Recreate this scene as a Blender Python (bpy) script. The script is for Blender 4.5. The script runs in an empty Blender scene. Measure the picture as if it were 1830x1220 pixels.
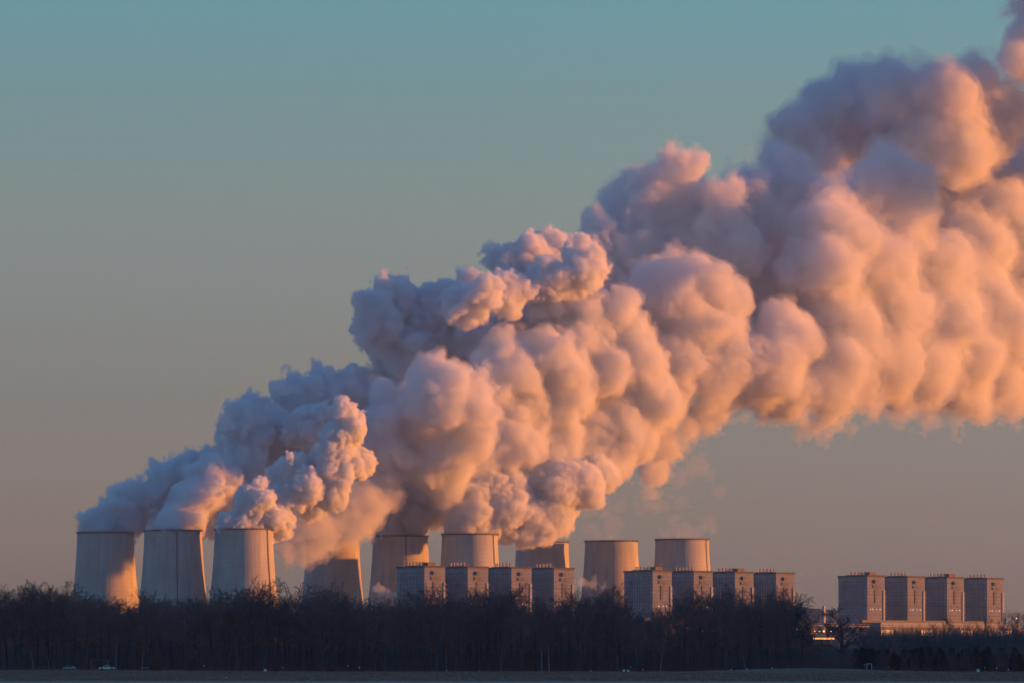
import bpy, bmesh, math, random
import numpy as np
import openvdb
from mathutils import Vector, Matrix

S = bpy.context.scene
C = S.collection
R = math.radians

# ------------------------------------------------------------------ camera, sky, sun, exposure
EYE = 3.0
cam = bpy.data.objects.new('camera', bpy.data.cameras.new('camera'))
C.objects.link(cam)
cam.location = (0, 0, EYE)
cam.rotation_euler = (R(90), 0, 0)
cam.data.sensor_width = 36
cam.data.lens = 150
cam.data.shift_y = (1184 - 610) / 1830
cam.data.clip_start = 1
cam.data.clip_end = 60000
S.camera = cam

SUN_AZ, SUN_EL = 93.5, 3.6            # azimuth clockwise from behind the camera towards its right
sx, sy = math.sin(R(SUN_AZ)), -math.cos(R(SUN_AZ))
SUN = Vector((sx * math.cos(R(SUN_EL)), sy * math.cos(R(SUN_EL)), math.sin(R(SUN_EL))))
sun = bpy.data.objects.new('sun', bpy.data.lights.new('sun', 'SUN'))
C.objects.link(sun)
sun.rotation_euler = SUN.to_track_quat('Z', 'Y').to_euler()
sun.data.energy = 5.0
sun.data.angle = R(0.5)
sun.data.color = (1.0, 0.30, 0.035)

S.world = bpy.data.worlds.new('World')
S.world.use_nodes = True
nt = S.world.node_tree
bg = nt.nodes['Background']
sky = nt.nodes.new('ShaderNodeTexSky')
sky.sky_type = 'NISHITA'
sky.sun_disc = False
sky.sun_elevation = R(SUN_EL)
sky.sun_rotation = math.atan2(SUN.x, SUN.y)
sky.altitude = 60
sky.air_density = 1.0
sky.dust_density = 1.0
sky.ozone_density = 1.5
tc = nt.nodes.new('ShaderNodeTexCoord')
sp = nt.nodes.new('ShaderNodeSeparateXYZ')
nt.links.new(tc.outputs['Generated'], sp.inputs[0])
ramp = nt.nodes.new('ShaderNodeValToRGB')          # the dusk tint of the air by elevation
SKY_STOPS = [(0.0, (.18, .23, .94)), (.0175, (.137, .161, .53)), (.035, (.129, .138, .335)), (.0628, (.126, .133, .226)), (.103, (.145, .167, .22)),
             (.129, (.12, .19, .236)), (.153, (.103, .212, .27)), (.208, (.095, .22, .28)), (.34, (.048, .19, .315)), (.5, (.044, .205, .36)), (1.0, (.052, .27, .48))]
el = ramp.color_ramp.elements
el[0].position, el[0].color = SKY_STOPS[0][0], (*SKY_STOPS[0][1], 1)
el[1].position, el[1].color = SKY_STOPS[-1][0], (*SKY_STOPS[-1][1], 1)
for p_, c_ in SKY_STOPS[1:-1]:
    e_ = el.new(p_)
    e_.color = (*c_, 1)
nt.links.new(sp.outputs['Z'], ramp.inputs[0])
mul = nt.nodes.new('ShaderNodeMix')
mul.data_type = 'RGBA'
mul.blend_type = 'MULTIPLY'
mul.inputs[0].default_value = 1
nt.links.new(sky.outputs[0], mul.inputs[6])
vs = nt.nodes.new('ShaderNodeVectorMath')
vs.operation = 'SCALE'
vs.inputs['Scale'].default_value = 10
nt.links.new(ramp.outputs[0], vs.inputs[0])
nt.links.new(vs.outputs[0], mul.inputs[7])
lim = nt.nodes.new('ShaderNodeVectorMath')         # keeps the afterglow round the sun from flooding the shade
lim.operation = 'MINIMUM'
lim.inputs[1].default_value = (2.3, 3.9, 5.2)
nt.links.new(mul.outputs[2], lim.inputs[0])
nt.links.new(lim.outputs[0], bg.inputs[0])
bg.inputs[1].default_value = 0.0605

S.view_settings.view_transform = 'Standard'
S.view_settings.look = 'None'
S.view_settings.exposure = 0.75
S.view_settings.gamma = 1
cy = S.cycles
cy.max_bounces = 24
cy.diffuse_bounces = 3
cy.glossy_bounces = 2
cy.transmission_bounces = 4
cy.volume_bounces = 20
cy.transparent_max_bounces = 96
cy.use_denoising = True
cy.use_adaptive_sampling = True
cy.adaptive_threshold = 0.02

# ------------------------------------------------------------------ helpers
K = 0.24 / 1830                        # metres per photo pixel per metre of distance


def at(px, py, d):
    return Vector(((px - 915) * K * d, d, EYE + (1184 - py) * K * d))


def mat(name, col, rough=0.8, metal=0.0, var=0.0, scale=0.5, emit=None, stren=0.0):
    m = bpy.data.materials.new(name)
    m.use_nodes = True
    n = m.node_tree.nodes
    b = n['Principled BSDF']
    b.inputs['Roughness'].default_value = rough
    b.inputs['Metallic'].default_value = metal
    b.inputs['Base Color'].default_value = (*col, 1)
    if var > 0:
        t = n.new('ShaderNodeTexCoord')
        no = n.new('ShaderNodeTexNoise')
        no.inputs['Scale'].default_value = scale
        no.inputs['Detail'].default_value = 6
        m.node_tree.links.new(t.outputs['Object'], no.inputs['Vector'])
        r = n.new('ShaderNodeValToRGB')
        r.color_ramp.elements[0].position = 0.3
        r.color_ramp.elements[1].position = 0.7
        r.color_ramp.elements[0].color = (*[max(0, c * (1 - var)) for c in col], 1)
        r.color_ramp.elements[1].color = (*[min(1, c * (1 + var)) for c in col], 1)
        m.node_tree.links.new(no.outputs['Fac'], r.inputs[0])
        m.node_tree.links.new(r.outputs[0], b.inputs['Base Color'])
    if emit:
        b.inputs['Emission Color'].default_value = (*emit, 1)
        b.inputs['Emission Strength'].default_value = stren
    return m


class MB:
    """collects shapes, links them as one mesh object"""
    def __init__(s):
        s.v, s.f, s.m = [], [], []

    def face_block(s, vs, fs, mi=0):
        o = len(s.v)
        s.v += [tuple(v) for v in vs]
        s.f += [tuple(i + o for i in f) for f in fs]
        s.m += [mi] * len(fs)

    def box(s, c, size, rz=0.0, mi=0):
        x, y, z = size[0] / 2, size[1] / 2, size[2] / 2
        ca, sa = math.cos(rz), math.sin(rz)
        vs = []
        for dz in (-z, z):
            for dx, dy in ((-x, -y), (x, -y), (x, y), (-x, y)):
                vs.append((c[0] + dx * ca - dy * sa, c[1] + dx * sa + dy * ca, c[2] + dz))
        s.face_block(vs, [(0, 3, 2, 1), (4, 5, 6, 7), (0, 1, 5, 4), (1, 2, 6, 5), (2, 3, 7, 6), (3, 0, 4, 7)], mi)

    def tube(s, a, b, r0, r1=None, n=6, cap=True, mi=0):
        r1 = r0 if r1 is None else r1
        a, b = Vector(a), Vector(b)
        d = (b - a)
        if d.length < 1e-6:
            return
        d.normalize()
        u = d.orthogonal().normalized()
        w = d.cross(u)
        vs = []
        for p, r in ((a, r0), (b, r1)):
            for i in range(n):
                t = 2 * math.pi * i / n
                vs.append(p + (u * math.cos(t) + w * math.sin(t)) * r)
        fs = [(i, (i + 1) % n, n + (i + 1) % n, n + i) for i in range(n)]
        if cap:
            fs += [tuple(reversed(range(n))), tuple(range(n, 2 * n))]
        s.face_block(vs, fs, mi)

    def lathe(s, prof, n=48, c=(0, 0, 0), close=False, mi=0):
        vs = []
        for r, z in prof:
            for i in range(n):
                t = 2 * math.pi * i / n
                vs.append((c[0] + r * math.cos(t), c[1] + r * math.sin(t), c[2] + z))
        fs = []
        for j in range(len(prof) - 1):
            for i in range(n):
                fs.append((j * n + i, j * n + (i + 1) % n, (j + 1) * n + (i + 1) % n, (j + 1) * n + i))
        s.face_block(vs, fs, mi)

    def mesh(s, name, mats, smooth=False):
        me = bpy.data.meshes.new(name)
        me.from_pydata(s.v, [], s.f)
        for m in (mats if isinstance(mats, (list, tuple)) else [mats]):
            me.materials.append(m)
        if any(s.m):
            me.polygons.foreach_set('material_index', s.m)
        if smooth:
            me.polygons.foreach_set('use_smooth', [True] * len(s.f))
        me.update()
        return me

    def build(s, name, mats, parent=None, loc=None, smooth=False):
        o = bpy.data.objects.new(name, s.mesh(name, mats, smooth))
        C.objects.link(o)
        if parent is not None:
            o.parent = parent
        if loc is not None:
            o.location = loc
        return o


def tag(o, label=None, cat=None, group=None, kind=None):
    if label: o['label'] = label
    if cat: o['category'] = cat
    if group: o['group'] = group
    if kind: o['kind'] = kind
    return o


def empty(name, loc=(0, 0, 0), rz=0.0):
    o = bpy.data.objects.new(name, None)
    C.objects.link(o)
    o.location = loc
    o.rotation_euler = (0, 0, rz)
    return o


def kids(o):
    return [c for c in bpy.data.objects if c.parent == o]


def copy_tree(o, parent=None, children=None):
    c = o.copy()
    C.objects.link(c)
    if parent is not None:
        c.parent = parent
    for ch in kids(o):
        copy_tree(ch, c)
    return c

# ------------------------------------------------------------------ cooling towers
def concrete():
    m = bpy.data.materials.new('weathered_concrete')
    m.use_nodes = True
    n, l = m.node_tree.nodes, m.node_tree.links
    b = n['Principled BSDF']
    b.inputs['Roughness'].default_value = 0.85
    t = n.new('ShaderNodeTexCoord')
    mp = n.new('ShaderNodeMapping')
    mp.inputs['Scale'].default_value = (0.22, 0.22, 0.012)       # long vertical rain streaks
    no = n.new('ShaderNodeTexNoise')
    no.inputs['Scale'].default_value = 1.0
    no.inputs['Detail'].default_value = 5
    l.new(t.outputs['Object'], mp.inputs[0]); l.new(mp.outputs[0], no.inputs['Vector'])
    no2 = n.new('ShaderNodeTexNoise')
    no2.inputs['Scale'].default_value = 0.03
    no2.inputs['Detail'].default_value = 6
    l.new(t.outputs['Object'], no2.inputs['Vector'])
    ad = n.new('ShaderNodeMath'); ad.operation = 'ADD'
    l.new(no.outputs['Fac'], ad.inputs[0]); l.new(no2.outputs['Fac'], ad.inputs[1])
    r = n.new('ShaderNodeValToRGB')
    r.color_ramp.elements[0].position = 0.38
    r.color_ramp.elements[1].position = 0.62
    r.color_ramp.elements[0].color = (0.29, 0.285, 0.275, 1)
    r.color_ramp.elements[1].color = (0.43, 0.42, 0.40, 1)
    dv = n.new('ShaderNodeMath'); dv.operation = 'MULTIPLY'; dv.inputs[1].default_value = 0.5
    l.new(ad.outputs[0], dv.inputs[0]); l.new(dv.outputs[0], r.inputs[0])
    # pour joints: a thin darker ring each few metres
    sp_ = n.new('ShaderNodeSeparateXYZ'); l.new(t.outputs['Object'], sp_.inputs[0])
    fr = n.new('ShaderNodeMath'); fr.operation = 'PINGPONG'; fr.inputs[1].default_value = 2.2
    l.new(sp_.outputs['Z'], fr.inputs[0])
    lt = n.new('ShaderNodeMath'); lt.operation = 'LESS_THAN'; lt.inputs[1].default_value = 0.22
    l.new(fr.outputs[0], lt.inputs[0])
    mx = n.new('ShaderNodeMix'); mx.data_type = 'RGBA'
    sc_ = n.new('ShaderNodeMath'); sc_.operation = 'MULTIPLY'; sc_.inputs[1].default_value = 0.55
    l.new(lt.outputs[0], sc_.inputs[0]); l.new(sc_.outputs[0], mx.inputs[0])
    l.new(r.outputs[0], mx.inputs[6]); mx.inputs[7].default_value = (0.3, 0.28, 0.265, 1)
    l.new(mx.outputs[2], b.inputs['Base Color'])
    return m


M_CON = concrete()
M_RIM = mat('rim_concrete', (0.06, 0.058, 0.055), 0.8)
M_STEEL = mat('dark_steel', (0.05, 0.05, 0.055), 0.6)

TPROF = [(0, 46.0), (10, 43.4), (25, 40.0), (45, 36.4), (73, 32.6), (92, 30.7), (109, 29.5), (122, 28.8), (130, 28.5), (134.5, 28.6)]


def tr(z):
    for (z0, r0), (z1, r1) in zip(TPROF, TPROF[1:]):
        if z <= z1:
            return r0 + (r1 - r0) * (z - z0) / (z1 - z0)
    return TPROF[-1][1]


def make_tower():
    t = empty('cooling_tower')
    s = MB()
    zs = [134.5 * i / 40 for i in range(41)]
    # ribbed outer face: 96 shallow vertical ribs, then down the inside of the thin wall
    n = 192
    prof = [(tr(z), z) for z in zs] + [(tr(z) - 0.9, z) for z in reversed(zs)]
    vs, fs = [], []
    for j, (r, z) in enumerate(prof):
        for i in range(n):
            a = 2 * math.pi * i / n
            rr = r + (0.05 if (i % 4 == 0 and j < len(zs)) else 0)
            vs.append((rr * math.cos(a), rr * math.sin(a), z))
    m_ = len(prof)
    for j in range(m_):
        j2 = (j + 1) % m_
        for i in range(n):
            fs.append((j * n + i, j * n + (i + 1) % n, j2 * n + (i + 1) % n, j2 * n + i))
    s.face_block(vs, fs)
    s.build('shell', M_CON, t, smooth=True)
    r = MB()
    R0 = TPROF[-1][1]
    pr = [(R0 + 0.17, 133.3), (R0 + 0.9, 133.5), (R0 + 0.9, 134.7), (R0 - 1.0, 134.7), (R0 - 1.0, 134.51), (R0 + 0.17, 134.51), (R0 + 0.17, 133.3)]
    r.lathe(pr, 96)
    for i in range(64):                 # railing on the crown walk
        a = 2 * math.pi * i / 64
        p = (math.cos(a) * (R0 + 0.75), math.sin(a) * (R0 + 0.75))
        r.tube((p[0], p[1], 134.7), (p[0], p[1], 135.8), 0.06, n=4)
        a2 = 2 * math.pi * (i + 1) / 64
        q = (math.cos(a2) * (R0 + 0.75), math.sin(a2) * (R0 + 0.75))
        r.tube((p[0], p[1], 135.8), (q[0], q[1], 135.8), 0.06, n=4)
    r.build('rim', M_RIM, t)
    return t


def ladder_mesh():
    l = MB()
    zs = [134.5 * i / 40 for i in range(41)]
    for z0, z1 in zip(zs, zs[1:]):
        for dx in (-0.4, 0.4):
            l.tube((tr(z0) + 0.75, dx, z0), (tr(z1) + 0.75, dx, z1), 0.1, n=4)
        l.box(((tr(z0) + tr(z1)) / 2 + 0.6, 0, (z0 + z1) / 2), (0.4, 0.5, abs(z1 - z0)))
    for i in range(34):
        z = 4 * i + 1
        l.box((tr(z) + 0.9, 0, z), (1.0, 1.2, 0.18))
    return l.mesh('ladder', M_STEEL)


LAD = ladder_mesh()
tower0 = make_tower()
# px of centre, py of top, distance, ladder px offset as a share of the radius (None: on the far side), label
TOWERS = [
    (188.5, 951, 4308, None, 'leftmost concrete cooling tower, in shade with one sunlit sliver low on its right flank'),
    (309.5, 947, 4235, 0.20, 'second cooling tower from the left, ladder line down the middle of its shell'),
    (435.5, 945, 4200, 0.84, 'third cooling tower from the left, sunlit ribbed flank with dark ladder, bright curled steam above'),
    (594.5, 964, 4560, None, 'fourth cooling tower from the left, its mouth buried in drifting steam'),
    (715.5, 957, 4422, 0.22, 'fifth cooling tower from the left, small white puff at its foot'),
    (839.5, 954, 4364, 0.84, 'cooling tower rising behind the middle of the first boiler house row, cauliflower steam on top'),
    (969.0, 968, 4647, None, 'cooling tower half veiled by steam behind the right end of the first boiler row'),
    (1092.5, 966, 4605, None, 'nearly steamless cooling tower standing free between the first and second boiler house rows'),
    (1219.0, 963, 4542, 0.86, 'nearly steamless cooling tower with ladder rising behind the second boiler house row'),
]
for i, (px, py, d, lo, lab) in enumerate(TOWERS):
    t = tower0 if i == 0 else copy_tree(tower0)
    p = at(px, py, d)
    t.location = (p.x, d, 0)
    t.scale = (1, 1, p.z / 134.7)
    t.rotation_euler.z = 0.37 * i
    tag(t, lab, 'cooling tower', 'cooling towers of the power station')
    if lo is not None:
        l = bpy.data.objects.new('ladder', LAD)
        C.objects.link(l)
        l.parent = t
        l.rotation_euler.z = -math.acos(lo) - t.rotation_euler.z
# ------------------------------------------------------------------ steam
NT = np.random.default_rng(77).uniform(-1, 1, (32, 32, 32)).astype(np.float32)
_q, _ = np.linalg.qr(np.random.default_rng(5).normal(size=(3, 3)))
ROT = _q.astype(np.float32)


def vnoise(shape, cell, rng):
    """smooth lattice noise in [-1,1], a new value every `cell` voxels, on a lattice turned out of the axes"""
    if cell < 5:                             # fine grain: the plain lattice will do
        g = rng.uniform(-1, 1, [int(n / cell) + 3 for n in shape]).astype(np.float32)
        off = rng.uniform(0, 1, 3)
        for k in range(3):
            t = np.arange(shape[k], dtype=np.float32) / cell + off[k]
            i = t.astype(int)
            sh = [1, 1, 1]; sh[k] = -1
            w = (t - i).reshape(sh).astype(np.float32)
            w = w * w * (3 - 2 * w)
            g = np.take(g, i, k) * (1 - w) + np.take(g, i + 1, k) * w
        return g
    step = max(2, int(cell / 3.5))
    cs = [n // step + 2 for n in shape]
    off = rng.uniform(0, 32, 3).astype(np.float32)
    out = np.empty(cs, np.float32)
    ax = [np.arange(n, dtype=np.float32) * (step / cell) for n in cs]
    for i0 in range(0, cs[0], 24):
        X = ax[0][i0:i0 + 24][:, None, None]; Y = ax[1][None, :, None]; Z = ax[2][None, None, :]
        I, W = [], []
        for k in range(3):
            t = X * ROT[k, 0] + Y * ROT[k, 1] + Z * ROT[k, 2] + off[k] + 64
            i = np.floor(t).astype(np.int32)
            w = t - i
            I.append(i & 31); W.append(w * w * (3 - 2 * w))
        J = [(i + 1) & 31 for i in I]
        r = 0
        for a_, wa in ((I[0], 1 - W[0]), (J[0], W[0])):
            for b_, wb in ((I[1], 1 - W[1]), (J[1], W[1])):
                r = r + wa * wb * (NT[a_, b_, I[2]] * (1 - W[2]) + NT[a_, b_, J[2]] * W[2])
        out[i0:i0 + 24] = r
    g = out
    if step > 1:
        for k in range(3):
            t = np.arange(shape[k], dtype=np.float32) / step
            i = t.astype(int)
            sh = [1, 1, 1]; sh[k] = -1
            w = (t - i).reshape(sh)
            g = np.take(g, i, k) * (1 - w) + np.take(g, i + 1, k) * w
    return g[:shape[0], :shape[1], :shape[2]]


def steam_material(name, density, aniso=0.0, col=(0.90, 0.915, 0.935)):
    m = bpy.data.materials.new(name)
    m.use_nodes = True
    n = m.node_tree.nodes
    n.remove(n['Principled BSDF'])
    v = n.new('ShaderNodeVolumePrincipled')
    v.inputs['Color'].default_value = (*col, 1)
    v.inputs['Density'].default_value = density
    v.inputs['Anisotropy'].default_value = aniso
    m.node_tree.links.new(v.outputs[0], n['Material Output'].inputs['Volume'])
    m.cycles.homogeneous_volume = True
    return m


def steam_mesh(name, puffs, material, vox, seed, kids_n=(12, 8), kid_r=(0.28, 0.46), wobble=(), min_r=3.0, clip=None, veil=None, blend=0.0):
    """puffs: (centre, radius) in metres.  Each carries smaller puffs on its skin and those smaller ones again."""
    rng = np.random.default_rng(seed)
    sph = []
    for c, r in puffs:
        c = np.array(c)
        sph.append((c, r))
        lvl = [(c, r)]
        for n in kids_n:
            nxt = []
            for cc, rr in lvl:
                k = rng.integers(max(1, n - 3), n + 3)
                for _ in range(k):
                    d = rng.normal(size=3)
                    d /= np.linalg.norm(d)
                    q = rr * rng.uniform(*kid_r)
                    if q < min_r:
                        continue
                    nxt.append((cc + d * (rr - q * rng.uniform(0.25, 0.6)), q))
            # drop the ones buried well inside a main puff
            keep = []
            for cc, rr in nxt:
                bur = False
                for c2, r2 in puffs:
                    if r2 > rr and np.linalg.norm(np.array(c2) - cc) + rr < r2 * 0.97:
                        bur = True
                        break
                if not bur:
                    keep.append((cc, rr))
            lvl = keep
            sph += keep
    P = np.array([s[0] for s in sph]); Q = np.array([s[1] for s in sph])
    pad = (veil[1] * 1.6 if veil else 0) + 4 * vox + 2 * sum(a for _, a in wobble) + 4
    lo = (P - Q[:, None]).min(0) - pad
    hi = (P + Q[:, None]).max(0) + pad
    shp = np.ceil((hi - lo) / vox).astype(int) + 1
    band = max(6 * vox, 1.05 * sum(a for _, a in wobble) + 3 * vox + (veil[1] * 1.56 if veil else 0))
    f = np.full(shp, math.exp(-band / blend) if blend else band, np.float32)
    for (c, q) in zip(P, Q):
        a = np.maximum(0, np.floor((c - q - band - lo) / vox).astype(int))
        b = np.minimum(shp, np.ceil((c + q + band - lo) / vox).astype(int) + 1)
        X = (np.arange(a[0], b[0]) * vox + lo[0] - c[0]).astype(np.float32)[:, None, None]
        Y = (np.arange(a[1], b[1]) * vox + lo[1] - c[1]).astype(np.float32)[None, :, None]
        Z = (np.arange(a[2], b[2]) * vox + lo[2] - c[2]).astype(np.float32)[None, None, :]
        d = np.sqrt(X * X + Y * Y + Z * Z) - q
        w = f[a[0]:b[0], a[1]:b[1], a[2]:b[2]]
        if blend:
            w += np.exp(-np.maximum(d, -14 * blend) / blend)
        else:
            np.minimum(w, d, out=w)
    if blend:                                # rounded hollows between puffs
        f = -blend * np.log(f) + 0.4 * blend
    np.clip(f, -band, band, out=f)
    for cell, amp in wobble:                 # rounded billows with creases between them
        n_ = vnoise(shp, cell / vox, rng) + 0.6 * vnoise(shp, cell * 0.71 / vox, rng)
        f -= amp * (2.2 * np.minimum(np.abs(n_), 0.92) - 1)
    if clip is not None:
        clip(f, lo, vox)
    core = skin(name, f, lo, vox, material, 0.0)
    if veil is not None:
        f -= 1.6 * vnoise(shp, 9 / vox, rng) * veil[1] / 3
        v_ = skin('veil', f, lo, vox, veil[0], veil[1])
        v_.parent = core
    print('STEAM', name, len(sph), 'spheres', shp, len(core.data.vertices), 'verts', flush=True)
    return core


def skin(name, f, lo, vox, material, iso):
    g = openvdb.FloatGrid(float(f.max()))
    g.copyFromArray(f)
    v, t, q = g.convertToPolygons(iso, 0.0)
    v = v * vox + lo
    me = bpy.data.meshes.new(name)
    nv, nt_, nq = len(v), len(t), len(q)
    me.vertices.add(nv)
    me.vertices.foreach_set('co', v.astype(np.float32).ravel())
    # quads only or tris only: both are written
    idx = np.concatenate([t.ravel(), q.ravel()]).astype(np.int32)
    me.loops.add(len(idx))
    me.loops.foreach_set('vertex_index', idx)
    st = np.concatenate([np.arange(nt_) * 3, nt_ * 3 + np.arange(nq) * 4]).astype(np.int32)
    me.polygons.add(nt_ + nq)
    me.polygons.foreach_set('loop_start', st)
    me.update(calc_edges=True)
    me.validate()
    me.materials.append(material)
    # outward normals
    co = v[q[0]] if nq else v[t[0]]
    bm = bmesh.new(); bm.from_mesh(me)
    vol = bm.calc_volume(signed=True)
    if vol < 0:
        bmesh.ops.reverse_faces(bm, faces=bm.faces)
        bm.to_mesh(me)
    bm.free()
    o = bpy.data.objects.new(name, me)
    C.objects.link(o)
    return o


def axis(px):
    return 4200 + 0.40 * (px - 440) + (0.06 * (px - 700) if px > 700 else 0) + 0.0007 * max(0, px - 1300) ** 2      # the drift bends away from the camera


def P(lst, base, jit=0, seed=0, deep=3.0):
    """(px, py, radius px[, depth offset m]) -> world puffs on the surface distance base(px)"""
    rnd = random.Random(seed)
    out = []
    for a in lst:
        d = base(a[0]) + ((a[3] * (deep if a[3] >= 40 else 1) + rnd.uniform(-8, 8)) if len(a) > 3 else rnd.uniform(-jit, jit))
        out.append((at(a[0], a[1], d), a[2] * K * d))
    return out


PL_1 = [(150, 944, 11), (166, 938, 20), (182, 945, 42), (215, 925, 48), (170, 935, 30), (232, 895, 40), (265, 905, 50), (252, 872, 18), (300, 865, 46), (335, 850, 44), (320, 832, 20), (372, 832, 34),
        (350, 822, 24), (400, 850, 50), (300, 900, 40), (240, 940, 22)]
PL_2 = [(272, 943, 10), (284, 939, 16), (298, 942, 24), (300, 950, 34), (330, 935, 42), (300, 930, 30), (345, 900, 52), (385, 870, 60), (430, 840, 62), (440, 780, 58), (460, 745, 44), (425, 735, 26), (402, 758, 20),
        (396, 782, 16), (480, 790, 66), (372, 930, 24, -10), (376, 948, 15, -12), (400, 910, 36), (470, 860, 60), (520, 820, 60)]
PL_3 = [(396, 942, 10), (408, 937, 18), (425, 930, 24), (420, 948, 30), (440, 938, 38), (405, 935, 22), (470, 925, 42), (455, 900, 40), (500, 925, 30), (505, 950, 20), (495, 895, 30), (525, 890, 26), (550, 875, 36), (562, 905, 28),
        (590, 850, 40), (595, 885, 30), (610, 820, 38), (645, 828, 30), (585, 820, 36), (605, 785, 36), (628, 768, 30), (618, 742, 28), (606, 720, 15), (632, 738, 16), (520, 815, 11), (560, 770, 50, 40), (520, 850, 40, 20)]
PL_4 = [(600, 945, 36), (630, 925, 46), (575, 958, 34), (560, 935, 40), (610, 900, 46), (655, 895, 44), (535, 965, 30), (515, 985, 22), (545, 982, 26), (572, 985, 18), (602, 962, 26), (628, 948, 26), (650, 940, 22), (520, 1003, 12), (690, 880, 40)]
PL_5 = [(700, 950, 38), (735, 945, 36), (690, 915, 46), (730, 905, 54), (775, 895, 46), (700, 865, 50), (755, 860, 60), (810, 860, 48), (675, 840, 46), (790, 925, 20)]
PL_6 = [(825, 945, 34), (860, 945, 36), (845, 918, 40), (850, 885, 30), (885, 880, 34), (915, 870, 32), (935, 890, 28), (905, 910, 42), (870, 860, 24), (945, 925, 40), (905, 950, 26), (940, 955, 26), (975, 950, 26), (985, 915, 46),
        (1000, 870, 52), (1040, 865, 44), (1075, 850, 34), (1005, 940, 20)]
# the sunlit middle, behind the tower plumes and in front of the blue crest
PL_M = [(700, 745, 52, -40), (735, 700, 34, -50), (685, 700, 26, -30), (785, 640, 18, -50), (800, 670, 36, -50), (835, 680, 34, -50), (860, 700, 30, -50), (790, 720, 62, -50), (845, 740, 50, -60), (855, 790, 42, -60),
        (820, 800, 50, -50), (750, 790, 62, -40), (700, 820, 54, -30), (790, 850, 54, 0), (870, 830, 56, 10), (925, 800, 62, 0), (980, 760, 56, 0), (1000, 810, 52, -10), (1000, 860, 46, 0), (950, 850, 60, 20), (1060, 840, 44, 0),
        (1090, 820, 46, 0), (1060, 780, 60, 0), (1130, 770, 62, 0), (1160, 720, 66, 0), (1090, 730, 66, 20), (1185, 800, 36, 40), (1170, 845, 26, 50), (1200, 700, 40, 0),
        (650, 800, 50, 20), (905, 660, 60, -10), (960, 640, 60, -10), (1010, 690, 66, -10), (930, 730, 66, 0), (1080, 660, 62, -10), (1140, 650, 62, -10), (1120, 590, 50, -10), (1110, 560, 36, -20), (1050, 600, 62, 0)]
PL_M = [(a_, b_, c_, min(39, d_ + 60) if a_ < 770 else d_) for a_, b_, c_, d_ in PL_M]
PL_C = [(520, 705, 40, 60), (500, 692, 14, 40), (545, 725, 55, 60), (575, 678, 32, 70), (600, 710, 55, 60), (640, 690, 42, 70), (660, 740, 60, 60), (560, 790, 70, 60), (640, 780, 70, 70),
        (680, 580, 50, 60), (652, 548, 26, 60), (660, 610, 26, 60), (705, 532, 46, 70), (740, 580, 70, 70), (790, 560, 62, 60), (835, 500, 24, 40), (830, 545, 45, 30), (868, 520, 36, -10), (730, 650, 70, 60), (800, 620, 70, 60),
        (880, 600, 76, 40), (960, 560, 80, 40), (910, 470, 42, 50), (950, 455, 46, 50), (990, 445, 40, 50), (905, 520, 46, 30), (1030, 445, 32, 20), (1045, 485, 46, -10), (985, 500, 44, 0), (1030, 560, 70, 40), (870, 680, 80, 60), (1000, 640, 80, 60), (975, 540, 52, 39), (1035, 520, 46, 39), (1010, 480, 50, 60), (1050, 460, 40, 62), (1085, 520, 50, 58), (1060, 490, 56, 63)]
PL_U = [(1075, 405, 36, 70), (1105, 390, 40, 70), (1140, 380, 50, 60), (1165, 335, 46, 60), (1185, 300, 32, 50), (1192, 275, 18, 40), (1232, 300, 22, 40), (1215, 345, 50, 60), (1265, 350, 44, 46), (1305, 360, 46, 44), (1130, 450, 70, 60),
        (1210, 440, 80, 60), (1300, 440, 80, 43), (1225, 500, 46, -10), (1265, 510, 34, -30), (1180, 530, 80, 30), (1240, 590, 80, 0), (1290, 540, 50, 0), (1330, 540, 80, 60), (1200, 640, 70, 10), (1290, 640, 76, 0), (1260, 690, 44, 10), (1320, 700, 46, 20),
        (1350, 670, 66, 0), (1400, 590, 60, 0), (1380, 640, 60, -10), (1430, 600, 40, -40), (1400, 710, 46, 10), (1330, 640, 60, 30), (1290, 735, 24, 30), (1228, 768, 28, 30), (1255, 742, 30, 30), (1095, 440, 56, 66), (1070, 400, 34, 60), (1190, 380, 60, 62), (1192, 285, 26, 45), (1330, 350, 40, 52), (1200, 520, 80, 60), (1300, 620, 80, 50), (1390, 500, 70, 60)]
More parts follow.
